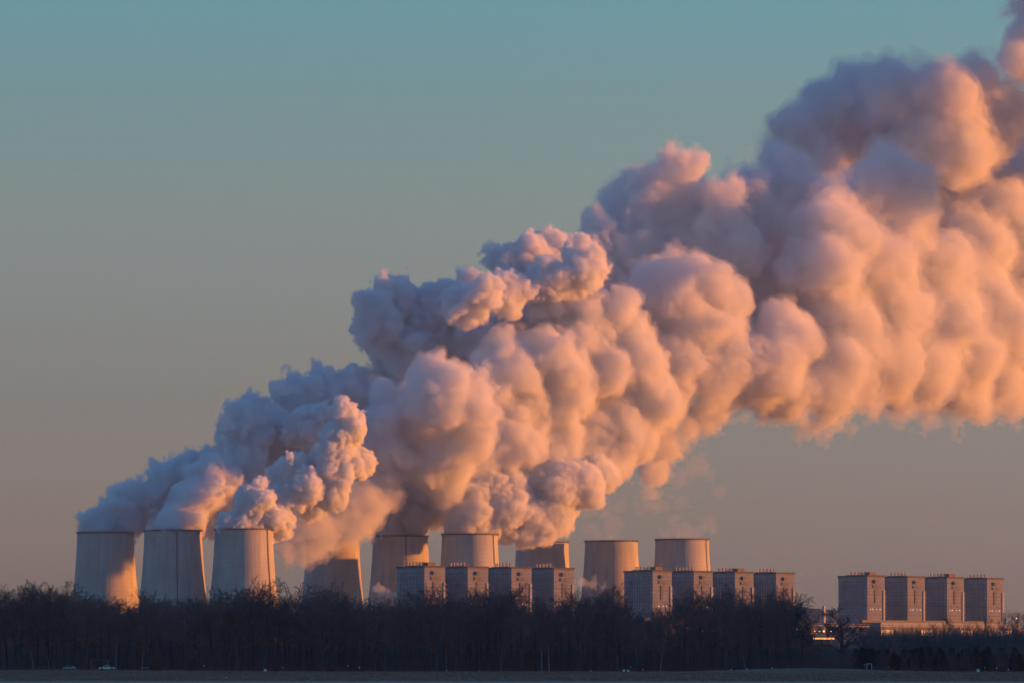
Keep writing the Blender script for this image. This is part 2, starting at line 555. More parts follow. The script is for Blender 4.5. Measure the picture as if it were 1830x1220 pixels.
PL_R = [(1380, 400, 60, 43), (1350, 345, 42, 46), (1400, 320, 60, 46), (1405, 225, 30, 110), (1430, 215, 44, 110), (1480, 180, 44, 110), (1540, 150, 50, 100), (1580, 120, 26, 100), (1610, 165, 62, 43), (1690, 160, 58, 38), (1745, 165, 62, 30), (1785, 195, 36, 10), (1770, 240, 52, 20),
        (1450, 290, 70, 110), (1530, 250, 90, 110), (1620, 260, 90, 90), (1710, 260, 80, 38), (1600, 330, 60, 0), (1550, 340, 50, 20), (1640, 380, 50, 40), (1500, 370, 60, 60), (1440, 400, 66, 60), (1490, 395, 46, -20), (1520, 420, 50, -20), (1470, 470, 70, 0),
        (1560, 480, 70, 0), (1600, 440, 60, 20), (1540, 580, 50, -40), (1500, 560, 60, -10), (1510, 640, 60, -30), (1480, 700, 56, -10), (1475, 755, 24, 0), (1430, 700, 50, 0), (1530, 690, 40, 0), (1580, 640, 70, 0), (1600, 560, 76, 0), (1680, 560, 80, 0), (1680, 480, 66, 0), (1650, 640, 76, 10),
        (1600, 690, 34, 10), (1720, 640, 72, 10), (1735, 715, 34, 20), (1780, 660, 66, 10), (1800, 710, 32, 20), (1760, 560, 80, 0), (1750, 440, 70, 10), (1800, 380, 66, 10), (1830, 470, 90, 0), (1840, 590, 90, 0), (1850, 300, 80, 60), (1700, 360, 70, 70), (1760, 330, 70, 60), (1440, 620, 70, 40), (1850, 680, 40, 20), (1455, 425, 56, 38), (1505, 400, 60, 39), (1560, 400, 80, 62), (1660, 420, 80, 60), (1450, 520, 80, 55), (1720, 300, 80, 62), (1600, 690, 50, 30), (1700, 700, 46, 30), (1660, 715, 26, 15), (1560, 720, 20, 0), (1770, 722, 26, 15)]
PL_T = [(1832, 50, 34, -100), (1806, 20, 20, -100), (1850, 0, 50, -100), (1850, 110, 52, -100), (1870, 200, 60, -105), (1815, 105, 22, -100), (1900, -60, 70, -100), (1900, 60, 80, -100), (1930, 300, 90, -60),
        (1930, 180, 90, -110), (1960, 20, 100, -100), (1990, -100, 100, -100), (2030, 200, 110, -60), (2120, 60, 140, -130), (2000, 330, 110, -20), (1950, 440, 90, 30), (1950, 560, 90, 38), (2050, 440, 110, 38), (2140, 300, 130, 0), (1950, 20, 70, -245), (1955, 60, 90, -400), (1960, 180, 90, -400), (1955, 285, 72, -400), (1955, -60, 90, -400)]  # last puffs are unseen billows, added to shade the crests and column

M_S1 = steam_material('steam_dense', 0.35)
M_S2 = steam_material('steam_cloud', 0.2)
M_S6 = steam_material('steam_middle', 0.1)
M_S5 = steam_material('steam_low', 0.05)
M_S4 = steam_material('steam_aged', 0.075)
M_S3 = steam_material('steam_thin', 0.035)

V_THIN = steam_material('steam_veil', 0.022)
V_SOFT = steam_material('steam_soft_veil', 0.018)
NEAR = ((26, 3.6), (12, 2.6), (6.8, 2.0), (3.8, 1.4))
MID = ((34, 5.0), (16, 3.4), (8, 2.0), (4, 1.1))
FINE = ((11, 1.5), (6, 1.5), (3.0, 1.1))
WIDE = ((50, 7.0), (26, 4.6), (12, 3.0), (7, 2.2), (3.8, 1.5))
GR = 'steam plumes rising from the cooling towers'


def steam(name, label, cat, group, lst, base, jit, m, vox, seed, n, wob, min_r, veil=None, kr=(0.22, 0.5), blend=0.0):
    o = steam_mesh(name, P(lst, base, jit), m, vox, seed, n, kr, wob, min_r, veil=veil, blend=blend)
    tag(o, label, cat, group)


steam('steam_plume', 'shaded blue steam plume leaning off the leftmost cooling tower', 'steam plume', GR, PL_1, lambda x: 4308 + 0.3 * (x - 188), 6, M_S2, 1.5, 1, (8,), NEAR, 2.5, (V_THIN, 2.5))
steam('steam_plume', 'blue grey steam plume over the second cooling tower, stepping up behind the bright curls', 'steam plume', GR, PL_2, lambda x: 4235 + 0.9 * (x - 309) if x < 460 else 4371 + 0.3 * (x - 460), 8, M_S2, 1.5, 2, (8, 5), NEAR, 2.5, (V_THIN, 2.0))
steam('steam_plume', 'bright sunlit cauliflower steam curling off the third cooling tower', 'steam plume', GR, PL_3, lambda x: 4196 + 0.25 * (x - 435), 8, M_S1, 1.0, 3, (14, 10), FINE, 1.6)
steam('steam_plume', 'smooth peach steam drifting low across the mouth of the fourth cooling tower', 'steam plume', GR, PL_4, lambda x: 4300 + 0.3 * (x - 592), 8, M_S5, 1.6, 4, (7,), NEAR, 2.5, (V_THIN, 4.0))
steam('steam_plume', 'brown mauve steam plume in shadow over the fifth cooling tower', 'steam plume', GR, PL_5, lambda x: 4422 + 0.3 * (x - 715), 8, M_S2, 1.5, 5, (8,), NEAR, 2.5, (V_THIN, 3.0))
steam('steam_plume', 'knobbly peach steam plume over the sixth cooling tower, leaning to the right', 'steam plume', GR, PL_6, lambda x: 4364 + 0.3 * (x - 840), 8, M_S2, 1.3, 6, (12, 7), FINE, 1.8, (V_THIN, 2.0))
CG = 'merged steam billows'
steam('steam_cloud', 'sunlit orange billows where the tower plumes merge, above the fourth to seventh towers', 'steam cloud', CG, PL_M, axis, 15, M_S6, 1.6, 7, (8, 4), MID, 2.5, (V_THIN, 4), kr=(0.18, 0.6), blend=2.8)
steam('steam_cloud', 'shaded blue crest of the merged steam on its upper left side', 'steam cloud', CG, PL_C, axis, 15, M_S2, 1.8, 8, (9, 5), ((30, 3.2), (15, 3.0), (8, 2.2), (4, 1.5)), 2.5, (V_THIN, 2.0), kr=(0.2, 0.5), blend=2.0)
steam('steam_cloud', 'middle billows of the merged steam under the small peaked knob', 'steam cloud', CG, PL_U, axis, 15, M_S4, 1.8, 9, (6,), WIDE, 2.5, (V_SOFT, 5), kr=(0.2, 0.6), blend=3.6)
steam('steam_cloud', 'broadest part of the merged steam, orange below and purple above', 'steam cloud', CG, PL_R, axis, 15, M_S4, 1.8, 10, (6,), WIDE, 3, (V_SOFT, 9), kr=(0.2, 0.65), blend=4.0)
steam('steam_cloud', 'dark ragged steam column leaving the picture at its top corner, with unseen billows added as shade', 'steam cloud', CG, PL_T, axis, 15, M_S4, 2.4, 11, (5,), WIDE, 4, (V_SOFT, 7), kr=(0.3, 0.65))

M_W = steam_material('steam_wisp', 0.007)
M_PUFF = steam_material('steam_puff', 0.06)
RAG = ((30, 6), (14, 4.5), (7, 3), (4, 1.6))
WG = 'thin shreds of steam'
for lab, lst, m, rag, off in (
        ('soft brownish curtain of steam hanging below the middle of the merged cloud', [(1205, 765, 36), (1188, 805, 34), (1175, 845, 28), (1165, 880, 20), (1215, 800, 24)], V_THIN, ((24, 5), (11, 3), (5, 1.5)), 20),
        ('hazy fringe under the belly of the cloud, middle of the picture', [(1240, 765, 22), (1270, 760, 20), (1300, 755, 18), (1330, 748, 20), (1365, 752, 18), (1400, 762, 18)], V_SOFT, RAG, 10),
        ('hazy fringe under the belly of the cloud, towards the right edge', [(1440, 770, 20), (1475, 785, 16), (1510, 765, 20), (1560, 745, 22), (1610, 735, 24), (1660, 742, 24), (1710, 752, 24), (1760, 748, 24), (1810, 745, 24)], V_SOFT, RAG, 10),
        ('thin grey shred trailing below the merged steam, above the eighth tower', [(1165, 880, 26), (1190, 905, 22), (1150, 900, 18), (1215, 895, 16), (1205, 925, 14)], M_W, RAG, 60),
        ('faint grey shred under the belly of the merged steam at its middle', [(1225, 800, 26), (1250, 770, 24), (1240, 830, 20), (1270, 850, 14), (1285, 880, 10), (1215, 850, 22)], M_W, RAG, 60),
        ('barely visible mauve steam over the eighth cooling tower', [(1060, 945, 22), (1095, 945, 26), (1080, 915, 24), (1050, 905, 22), (1110, 900, 18)], M_W, RAG, 110),
        ('barely visible grey steam over the last cooling tower', [(1195, 950, 18), (1225, 945, 22), (1260, 940, 18), (1240, 925, 14)], M_W, RAG, 60),
        ('wispy dark fringe left of the great upper billow', [(1345, 270, 13), (1360, 285, 16), (1372, 265, 10), (1385, 290, 16), (1340, 285, 8)], M_W, ((10, 3.5), (5, 3), (3, 1.5)), 230),
        ('wispy loop above the top of the great upper billow', [(1485, 110, 9), (1497, 95, 8), (1512, 78, 7), (1488, 128, 12), (1470, 145, 12), (1590, 100, 9), (1615, 104, 7)], M_W, ((10, 3.5), (5, 3), (3, 1.5)), 230),
        ('small white puff at the foot of the fifth cooling tower', [(672, 1052, 8), (682, 1056, 10), (694, 1060, 8), (705, 1062, 6), (676, 1042, 4)], M_PUFF, ((5, 1.0), (3, 0.6)), -170),
        ('small pinkish puff at the foot of the eighth cooling tower', [(1040, 1040, 11), (1058, 1044, 12), (1078, 1048, 8), (1062, 1030, 7)], M_S3, ((7, 2.2), (4, 1.4)), -200),
        ('small pinkish puff behind the right end of the middle boiler house row', [(1426, 1038, 7), (1430, 1028, 6), (1424, 1052, 7)], M_W, ((7, 2.0), (4, 1.0)), -430),
        ('tiny white puff on the roof of the middle boiler house row', [(1182, 1006, 3.5), (1187, 1003, 2.6), (1178, 1010, 3)], M_S3, ((4, 0.7),), -440),
        ('tiny pale puff above the left boiler house roofs', [(862, 1000, 5), (858, 993, 3.5), (870, 1004, 5)], M_W, ((5, 1.5),), -430)):
    o = steam_mesh('steam_wisp', P(lst, lambda x: axis(x) + off, 6), m, 1.0, hash(len(lab)) % 1000, (6,), (0.3, 0.6), rag, 1.0)
    tag(o, lab, 'steam wisp', WG, 'stuff')
# ------------------------------------------------------------------ boiler houses, halls, pylon, lamps
def cladding(name, a, b, pitch):
    m = mat(name, a, 0.7)
    n, l = m.node_tree.nodes, m.node_tree.links
    t = n.new('ShaderNodeTexCoord'); s_ = n.new('ShaderNodeSeparateXYZ'); l.new(t.outputs['Object'], s_.inputs[0])
    pp = n.new('ShaderNodeMath'); pp.operation = 'PINGPONG'; pp.inputs[1].default_value = pitch
    l.new(s_.outputs['Z'], pp.inputs[0])
    dv = n.new('ShaderNodeMath'); dv.operation = 'LESS_THAN'; dv.inputs[1].default_value = pitch * 0.3
    l.new(pp.outputs[0], dv.inputs[0])
    no = n.new('ShaderNodeTexNoise'); no.inputs['Scale'].default_value = 0.12; no.inputs['Detail'].default_value = 7
    l.new(t.outputs['Object'], no.inputs['Vector'])
    mx = n.new('ShaderNodeMix'); mx.data_type = 'RGBA'
    mx.inputs[6].default_value = (*a, 1); mx.inputs[7].default_value = (*b, 1)
    l.new(dv.outputs[0], mx.inputs[0])
    m2 = n.new('ShaderNodeMix'); m2.data_type = 'RGBA'; m2.blend_type = 'MULTIPLY'; m2.inputs[0].default_value = 0.6
    r = n.new('ShaderNodeValToRGB'); r.color_ramp.elements[0].position = 0.35; r.color_ramp.elements[1].position = 0.65
    r.color_ramp.elements[0].color = (0.5, 0.5, 0.5, 1)
    l.new(no.outputs['Fac'], r.inputs[0]); l.new(mx.outputs[2], m2.inputs[6]); l.new(r.outputs[0], m2.inputs[7])
    l.new(m2.outputs[2], n['Principled BSDF'].inputs['Base Color'])
    return m


M_CLAD = cladding('metal_cladding', (0.165, 0.19, 0.26), (0.13, 0.15, 0.205), 1.7)
M_HALL = cladding('hall_cladding', (0.075, 0.08, 0.09), (0.06, 0.064, 0.072), 2.5)
M_PALE = mat('pale_steel', (0.27, 0.28, 0.30), 0.6, var=0.2, scale=0.2)
M_SIDE = cladding('shade_blue_cladding', (0.19, 0.255, 0.315), (0.15, 0.205, 0.25), 1.7)  # side faces: blue of their skylit shade put into the cladding colour
M_LOUV = mat('louvre_grey', (0.085, 0.095, 0.11), 0.7)
M_DARK = mat('louvre_dark', (0.035, 0.035, 0.04), 0.7)
M_RUST = mat('red_brown_paint', (0.15, 0.095, 0.085), 0.7, var=0.3, scale=0.4)
M_PIPE = mat('pipe_white', (0.4, 0.38, 0.38), 0.5)
M_LIT = mat('lit_window', (0.3, 0.2, 0.15), 0.5, emit=(1.0, 0.62, 0.42), stren=0.33)
M_DOT = mat('floor_light', (0.5, 0.5, 0.5), 0.5, emit=(1.0, 0.85, 0.8), stren=0.3)
M_SOD = mat('sodium_lamp', (0.8, 0.4, 0.1), 0.5, emit=(1.0, 0.36, 0.08), stren=3.2)

BL, BW, BH = 22.0, 48.5, 90.0


def boiler_house(roof_house):
    t = empty('boiler_house')
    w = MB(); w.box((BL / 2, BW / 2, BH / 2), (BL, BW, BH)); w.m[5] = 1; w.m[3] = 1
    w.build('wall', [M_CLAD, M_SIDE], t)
    p = MB()                                     # parapet
    for c, s_ in (((BL / 2, -0.15, BH + 0.4), (BL + 1.2, 0.9, 1.6)), ((BL / 2, BW + 0.15, BH + 0.4), (BL + 1.2, 0.9, 1.6)),
                  ((-0.15, BW / 2, BH + 0.4), (0.9, BW - 0.6, 1.6)), ((BL + 0.15, BW / 2, BH + 0.4), (0.9, BW - 0.6, 1.6))):
        p.box(c, s_)
    p.build('parapet', M_DARK, t)
    s = MB()                                     # stair shaft with landings at the far front edge
    s.box((BL - 1.1, -0.35, 38), (2.0, 0.7, 76)); 
    for i in range(15):
        s.box((BL + 1.0, 0.6, 6 + i * 4.9), (2.0, 2.2, 0.4))
    s.build('stair_shaft', M_PALE, t)
    g = MB()
    for z, wd in ((72, 0.8), (60, 0.5), (52, 0.5), (44, 0.7), (36, 0.5), (28, 0.5), (20, 0.5)):
        g.box((BL / 2 - 1.2, -wd * 0.5 - 0.01, z), (BL - 3.2, wd, 0.5))
    for z in (80, 62, 40, 22):
        g.box((-0.3, BW / 2, z), (0.6, BW - 3, 0.4))
    for yy in range(6, 46, 4):
        g.box((-0.15, yy, 44), (0.3, 0.45, 84))
    g.build('gallery', M_LOUV, t)
    v = MB()
    v.box((BL * 0.46, -0.8, 84.8), (3.4, 1.6, 3.4)); v.box((BL * 0.46, -0.35, 80), (6.5, 0.7, 2.6)); v.box((BL * 0.46, -0.25, 70), (2.2, 0.5, 14))
    v.build('louvre', M_LOUV, t)
    for i, xx in enumerate((3.2, 6.4, 11.5, 15.5)):
        d = MB(); d.box((xx, -0.6, 57), (0.9 + 0.3 * (i % 2), 0.5, 0.8)); d.build('lit_window', M_DOT, t)
    for i in range(10):
        q = MB()
        y = 8 + 2.9 * i
        q.tube((3, y, BH), (3, y, BH + 3.6), 0.5, n=8)
        q.tube((3, y, BH + 3.6), (3, y, BH + 5.0), 0.62, 0.55, n=8)
        q.build('exhaust_pipe', M_PIPE if i % 2 else M_RUST, t)
    r = MB(); r.box((3, 21, BH + 0.9), (5, 29, 1.8)); r.build('pipe_rack', M_RUST, t)
    if roof_house:
        h = MB(); h.box((BL * 0.45, 8, BH + 2.0), (8, 8, 4.0)); h.box((BL * 0.45, 8, BH + 4.2), (8.8, 8.8, 0.4)); h.build('roof_house', M_RUST, t)
    return t


proto_a, proto_b = boiler_house(True), boiler_house(False)
ROWS = [
    ('first', [(758.6, 1010.2, 1), (836, 1011.3, 0), (914, 1012.4, 0), (990, 1013.6, 0)]),
    ('second', [(1166.5, 1018, 1), (1240, 1019.3, 0), (1313.6, 1020.7, 1), (1387, 1022, 0)]),
    ('third', [(1550, 1027, 1), (1622, 1028.6, 0), (1692.5, 1030.2, 1), (1764, 1031.8, 0)]),
]
PLACE = {'first': 'left row, in front of the cooling towers', 'second': 'middle row, right of the cooling towers', 'third': 'separate right row under open sky'}
ORD = ['leftmost', 'second from left', 'third from left', 'rightmost']
used = set()
corners = {}
for rn, blocks in ROWS:
    for i, (px, py, rh) in enumerate(blocks):
        pr = proto_a if rh else proto_b
        t = copy_tree(pr) if pr.name in used else pr
        used.add(pr.name)
        # distance at which a 90.8 m parapet reaches this row of the photograph
        d = (BH + 1.2 - EYE) / (K * (1184 - py))
        p = at(px, py, d)
        t.location = (p.x, d, 0)
        t.rotation_euler.z = R(32.5)
        corners[(rn, i)] = (p.x, d)
        tag(t, '%s boiler house of the %s' % (ORD[i], PLACE[rn]), 'boiler house', 'boiler houses of the %s' % PLACE[rn].split(',')[0])

for rn, blocks in ROWS:
    (x0, y0), (x3, y3) = corners[(rn, 0)], corners[(rn, 3)]
    a = math.atan2(y3 - y0, x3 - x0)
    ln = math.hypot(x3 - x0, y3 - y0)
    t = empty('turbine_hall', (x0, y0, 0), a)
    w = MB(); w.box((ln / 2 + 2, -21, 19.5), (ln + 42, 26, 39)); w.build('wall', M_HALL, t)
    r = MB(); r.box((ln / 2 + 2, -19, 40.6), (ln + 34, 22, 3.2)); r.box((ln / 2 + 2, -19, 42.8), (ln + 30, 20, 1.2)); r.build('roof', M_CLAD, t)
    b = MB(); b.box((ln / 2 + 2, -6, 23), (ln + 38, 3.9, 46)); b.build('bunker_bay', M_HALL, t)
    pb = MB()
    for k in range(24):
        pb.box((-16 + (ln + 36) * k / 23, -34.25, 16), (0.6, 0.5, 31))
    pb.build('pilaster', M_CLAD, t)
    for i in range(4):
        u = ln * i / 3 - 12 + (2 if i == 0 else 0)
        o_ = MB(); o_.box((u, -34.15, 33), (19, 0.3, 6.0)); f = o_.build('lit_opening', M_LIT, t)
        fr = MB()
        for k in range(6):
            fr.box((u - 9.5 + 19 * k / 5, -34.45, 33), (0.35, 0.3, 6.0))
        fr.box((u, -34.45, 33.0), (19, 0.28, 0.3)); fr.build('mullion', M_DARK, f)
    tag(t, 'long low turbine hall with glowing openings below the %s' % PLACE[rn].split(',')[0], 'turbine hall', 'turbine halls below the boiler houses')

# transmission tower seen over the trees
def lattice(t_, pts, r, name, m):
    b = MB()
    for a_, b_ in pts:
        b.tube(a_, b_, r, n=4)
    return b.build(name, m, t_)


py_d = 2600
pp = at(525, 1040, py_d)
t = empty('electricity_pylon', (pp.x, py_d, 0))
seg, H = [], pp.z
def lev(z):
    return 4.2 * (1 - z / 40) + 0.9
zz = [0, 8, 15, 21, 26, 30, 33.5]
for z0, z1 in zip(zz, zz[1:]):
    a_, b_ = lev(z0), lev(z1)
    for sx_, sy_ in ((1, 1), (1, -1), (-1, 1), (-1, -1)):
        seg.append(((a_ * sx_, a_ * sy_, z0), (b_ * sx_, b_ * sy_, z1)))
    for s_ in (1, -1):
        seg += [((a_, a_ * s_, z0), (-b_, b_ * s_, z1)), ((-a_, a_ * s_, z0), (b_, b_ * s_, z1)), ((a_ * s_, a_, z0), (b_ * s_, -b_, z1)), ((a_ * s_, -a_, z0), (b_ * s_, b_, z1))]
lattice(t, seg, 0.16, 'mast', M_STEEL)
arm = []
for s_ in (1, -1):
    arm += [((1.2 * s_, 0, 33), (6.0 * s_, 0, H)), ((0.2 * s_, 0, 38), (4.6 * s_, 0, H - 0.5)), ((4.6 * s_, 0, H - .5), (6.0 * s_, 0, H)), ((6.0 * s_, 0, H), (8 * s_, 0, H - 2.0)), ((4.3 * s_, 0, 46), (3.0 * s_, 0, 47)),
            ((0, 0, 39.5), (16 * s_, 0, 39.0)), ((0, 0, 37.6), (16 * s_, 0, 39.0)), ((9 * s_, 0, 38.3), (12 * s_, 0, 39.1)), ((3.2 * s_, 0, 41), (1.3 * s_, 0, 42.5)), ((-3.2 * s_, 0, 37.8), (4 * s_, 0, 39.4))]
lattice(t, arm, 0.22, 'crossarm', M_STEEL)
ins = []
for s_ in (-15.6, -9, 9, 15.6):
    ins.append(((s_, 0, 38.6), (s_, 0, 36.2)))
lattice(t, ins, 0.18, 'insulator', M_DARK)
tag(t, 'lattice electricity pylon with forked head above the trees right of the third cooling tower', 'pylon')

# switchyard portals at the right edge, and their lines
for j, px in enumerate((1806, 1822, 1842)):
    g_d = 3700 - 60 * j
    p = at(px, 1094, g_d)
    t = empty('switchyard_gantry', (p.x, g_d, 0), 0.4)
    h = p.z - 2 * j
    b = MB()
    for s_ in (-7, 7):
        for q_ in (-0.8, 0.8):
            b.tube((s_ + q_, 0, 0), (s_ + q_ * 0.4, 0, h), 0.22, n=4)
        for z in range(0, int(h) - 3, 3):
            b.tube((s_ - 0.7, 0, z), (s_ + 0.6, 0, z + 3), 0.12, n=4)
    b.build('post', M_STEEL, t)
    b = MB()
    b.tube((-7, 0, h - 1), (7, 0, h - 1), 0.25, n=4); b.tube((-7, 0, h - 3), (7, 0, h - 3), 0.2, n=4)
    for k in range(7):
        b.tube((-7 + 2 * k, 0, h - 3), (-6 + 2 * k, 0, h - 1), 0.12, n=4)
    b.build('beam', M_STEEL, t)
    tag(t, ['steel switchyard gantry beside the last boiler house at the right edge', 'steel switchyard gantry behind the orange lamp at the right edge', 'steel switchyard gantry cut by the right picture edge'][j], 'gantry', 'switchyard gantries')
for j, (z_, o_) in enumerate(((1088, 0), (1092, 3), (1096, 6))):
    a_, b_ = at(1797, z_, 3820), at(1900, z_ + 6, 3500)
    w = MB()
    for k in range(12):
        f0, f1 = k / 12, (k + 1) / 12
        sag = lambda f: 5 * 4 * f * (1 - f)
        p0 = a_.lerp(b_, f0); p1 = a_.lerp(b_, f1)
        w.tube((p0.x, p0.y, p0.z - sag(f0)), (p1.x, p1.y, p1.z - sag(f1)), 0.13, n=4, cap=False)
    tag(w.build('power_line', M_STEEL), '%s sagging cable strung over the switchyard at the right edge' % ['topmost', 'middle', 'lowest'][j], 'power line', 'switchyard cables')

# pipe bridge and vent stack between the second and third rows
a_, b_ = at(1424, 1112, 3960), at(1552, 1113, 4130)
t = empty('pipe_bridge', (a_.x, a_.y, 0), math.atan2(b_.y - a_.y, b_.x - a_.x))
ln = math.hypot(b_.x - a_.x, b_.y - a_.y)
b = MB()
for z in (a_.z, a_.z - 3.2):
    for s_ in (-1.6, 1.6):
        b.tube((0, s_, z), (ln, s_, z), 0.22, n=4)
for k in range(int(ln / 4)):
    z0, z1 = (a_.z, a_.z - 3.2) if k % 2 else (a_.z - 3.2, a_.z)
    b.tube((4 * k, -1.6, z0), (4 * k + 4, -1.6, z1), 0.15, n=4)
b.build('truss', M_STEEL, t)
b = MB()
for s_ in (-0.8, 0.5):
    b.tube((0, s_, a_.z - 2), (ln, s_, a_.z - 2), 0.55, n=8)
b.build('pipe', M_PALE, t)
for k in range(4):
    b = MB(); x_ = 6 + (ln - 12) * k / 3
    b.tube((x_, -1.6, 0), (x_, -1.2, a_.z - 3.2), 0.3, n=4); b.tube((x_, 1.6, 0), (x_, 1.2, a_.z - 3.2), 0.3, n=4)
    b.build('support', M_STEEL, t)
tag(t, 'long pipe bridge on trestles between the middle and right boiler house rows', 'pipe bridge')
p = at(1472, 1082, 4050)
t = empty('vent_stack', (p.x, 4050, 0))
b = MB(); b.lathe([(1.9, 0), (1.5, p.z - 1), (1.7, p.z - 0.9), (1.7, p.z), (1.2, p.z), (1.2, p.z - 2)], 16); b.build('shaft', M_PIPE, t)
b = MB()
for z in (0.5, 0.72, 0.9):
    b.lathe([(1.6, p.z * z), (2.5, p.z * z), (2.5, p.z * z + 0.3), (1.6, p.z * z + 0.3)], 16)
b.build('gallery', M_STEEL, t)
tag(t, 'short pale vent stack above the lamps left of the lone oak', 'vent stack')

# lamps
def lamp(px, py, d, r, lab):
    p = at(px, py, d)
    t = empty('lamp_post', (p.x, d, 0))
    b = MB(); b.tube((0, 0, 0), (0, 0, p.z - r), 0.18, 0.12, n=6); b.tube((0, 0, p.z - r + 0.05), (0.9, 0, p.z - 0.1), 0.1, n=5); b.build('pole', M_STEEL, t)
    h = MB(); h.lathe([(0.01, -r), (r * 0.7, -r * 0.7), (r, 0), (r * 0.6, r * 0.5), (0.01, r * 0.6)], 12, (0.0, -0.3, p.z)); h.build('lantern', M_SOD, t)
    tag(t, lab, 'lamp', 'sodium lamps of the power station')


lamp(1817, 1104, 3550, 0.9, 'bright orange lamp on a pole near the gantries at the right edge')
lamp(1045, 1119, 3400, 0.7, 'orange lamp glimmering through the trees below the eighth cooling tower')
lamp(1456, 1127, 3300, 0.6, 'first of the four orange lamps in line left of the lone oak')
lamp(1464, 1127, 3310, 0.6, 'second of the four orange lamps in line left of the lone oak')
lamp(1472, 1127, 3320, 0.7, 'third of the four orange lamps in line left of the lone oak')
lamp(1485, 1127, 3340, 0.6, 'last of the four orange lamps in line, nearest the lone oak')
lamp(859, 1101, 3500, 0.8, 'orange lamp glimmering between crowns below the first boiler house row')
t = empty('loading_shed', (at(1470, 1126, 3380).x, 3380, 0), 0.1)
b = MB(); b.box((0, 0, 12), (24, 10, 24)); b.build('wall', M_HALL, t)
b = MB(); b.box((0, -0.5, 24.6), (26, 12, 1.2)); b.build('roof', M_PALE, t)
b = MB(); b.box((0, -5.2, 22.4), (17, 0.3, 1.3)); b.build('lit_opening', mat('orange_light', (0.5, 0.2, 0.05), 0.5, emit=(1.0, 0.33, 0.08), stren=1.0), t)
tag(t, 'low shed with an orange lit strip left of the lone oak', 'shed')
# ------------------------------------------------------------------ land
def soil_mat():
    m = mat('dry_field', (0.1, 0.075, 0.06), 0.95)
    n, l = m.node_tree.nodes, m.node_tree.links
    t = n.new('ShaderNodeTexCoord')
    mp = n.new('ShaderNodeMapping'); mp.inputs['Scale'].default_value = (0.06, 0.012, 0.05); l.new(t.outputs['Object'], mp.inputs[0])
    a = n.new('ShaderNodeTexNoise'); a.inputs['Scale'].default_value = 1; a.inputs['Detail'].default_value = 9; a.inputs['Roughness'].default_value = 0.7
    l.new(mp.outputs[0], a.inputs['Vector'])
    r = n.new('ShaderNodeValToRGB'); e = r.color_ramp.elements
    e[0].position = 0.3; e[0].color = (0.14, 0.05, 0.032, 1); e[1].position = 0.72; e[1].color = (0.42, 0.16, 0.105, 1)
    x = e.new(0.52); x.color = (0.26, 0.092, 0.06, 1)
    l.new(a.outputs['Fac'], r.inputs[0]); l.new(r.outputs[0], n['Principled BSDF'].inputs['Base Color'])
    return m


M_SOIL = soil_mat()
M_SOIL.node_tree.nodes['Principled BSDF'].inputs['Roughness'].default_value = 0.95


def mound(x, y):
    """low bank at the right, and a lower one at the left"""
    z = 1.3 * math.exp(-((x - 92) / 30) ** 2 - ((y - 1330) / 60) ** 2)
    z += 0.7 * math.exp(-((x + 150) / 60) ** 2 - ((y - 1440) / 50) ** 2)
    return z


xs = [-30000, -6000, -1500, -600] + [-300 + 6 * i for i in range(101)] + [600, 1500, 6000, 30000]
ys = [-2000, 100, 400, 560] + [620 + 12 * i for i in range(80)] + [1700, 2500, 5000, 12000, 40000]
g = MB()
rg = random.Random(5)
vs = []
for y in ys:
    for x in xs:
        z = mound(x, y)
        if 620 < y < 1570 and abs(x) < 300:
            z += rg.uniform(0, 0.12)
        vs.append((x, y, z))
nx = len(xs)
fs = [(j * nx + i, j * nx + i + 1, (j + 1) * nx + i + 1, (j + 1) * nx + i) for j in range(len(ys) - 1) for i in range(nx - 1)]
g.face_block(vs, fs)
tag(g.build('ground', M_SOIL, smooth=True), 'dry brown winter field in front of the wood', kind='structure')

rw = MB()
vs, fs = [], []
for i in range(60):
    x = -420 + 12 * i
    vs += [(x, 560, 0.14), (x, 682 - 0.1 * (x + 90) + rg.uniform(-1.5, 1.5), 0.14)]
    if i:
        fs.append((2 * i - 2, 2 * i, 2 * i + 1, 2 * i - 1))
rw.face_block(vs, fs)
tag(rw.build('runway', mat('old_concrete', (0.32, 0.165, 0.13), 0.8, var=0.25, scale=0.12)), 'pale strip of old concrete along the bottom edge', kind='structure')

# unseen hill added right of the view to throw shade over field and wood
h = MB()
hx = [215 + 25 * i for i in range(44)]
hy = [380 + 45 * i for i in range(60)]
vs = []
for y in hy:
    for x in hx:
        e = min(1, max(0, (x - max(225, 0.132 * y + 8)) / 230)); e = e * e * (3 - 2 * e)
        w = min(1, max(0, (y - 400) / 200)) * min(1, max(0, (3000 - y) / 260))
        f2 = min(1, max(0, (1280 - x) / 500))
        vs.append((x, y, (76 + rg.uniform(-3, 3)) * e * w * f2 - 0.3))
nx = len(hx)
h.face_block(vs, [(j * nx + i, j * nx + i + 1, (j + 1) * nx + i + 1, (j + 1) * nx + i) for j in range(len(hy) - 1) for i in range(nx - 1)])
tag(h.build('shade_hill', mat('shade_hill_slope', (0.05, 0.04, 0.035), 0.95, var=0.5, scale=0.08), smooth=True), 'added wooded hill beyond the right edge of the view, shading field and wood', kind='structure')

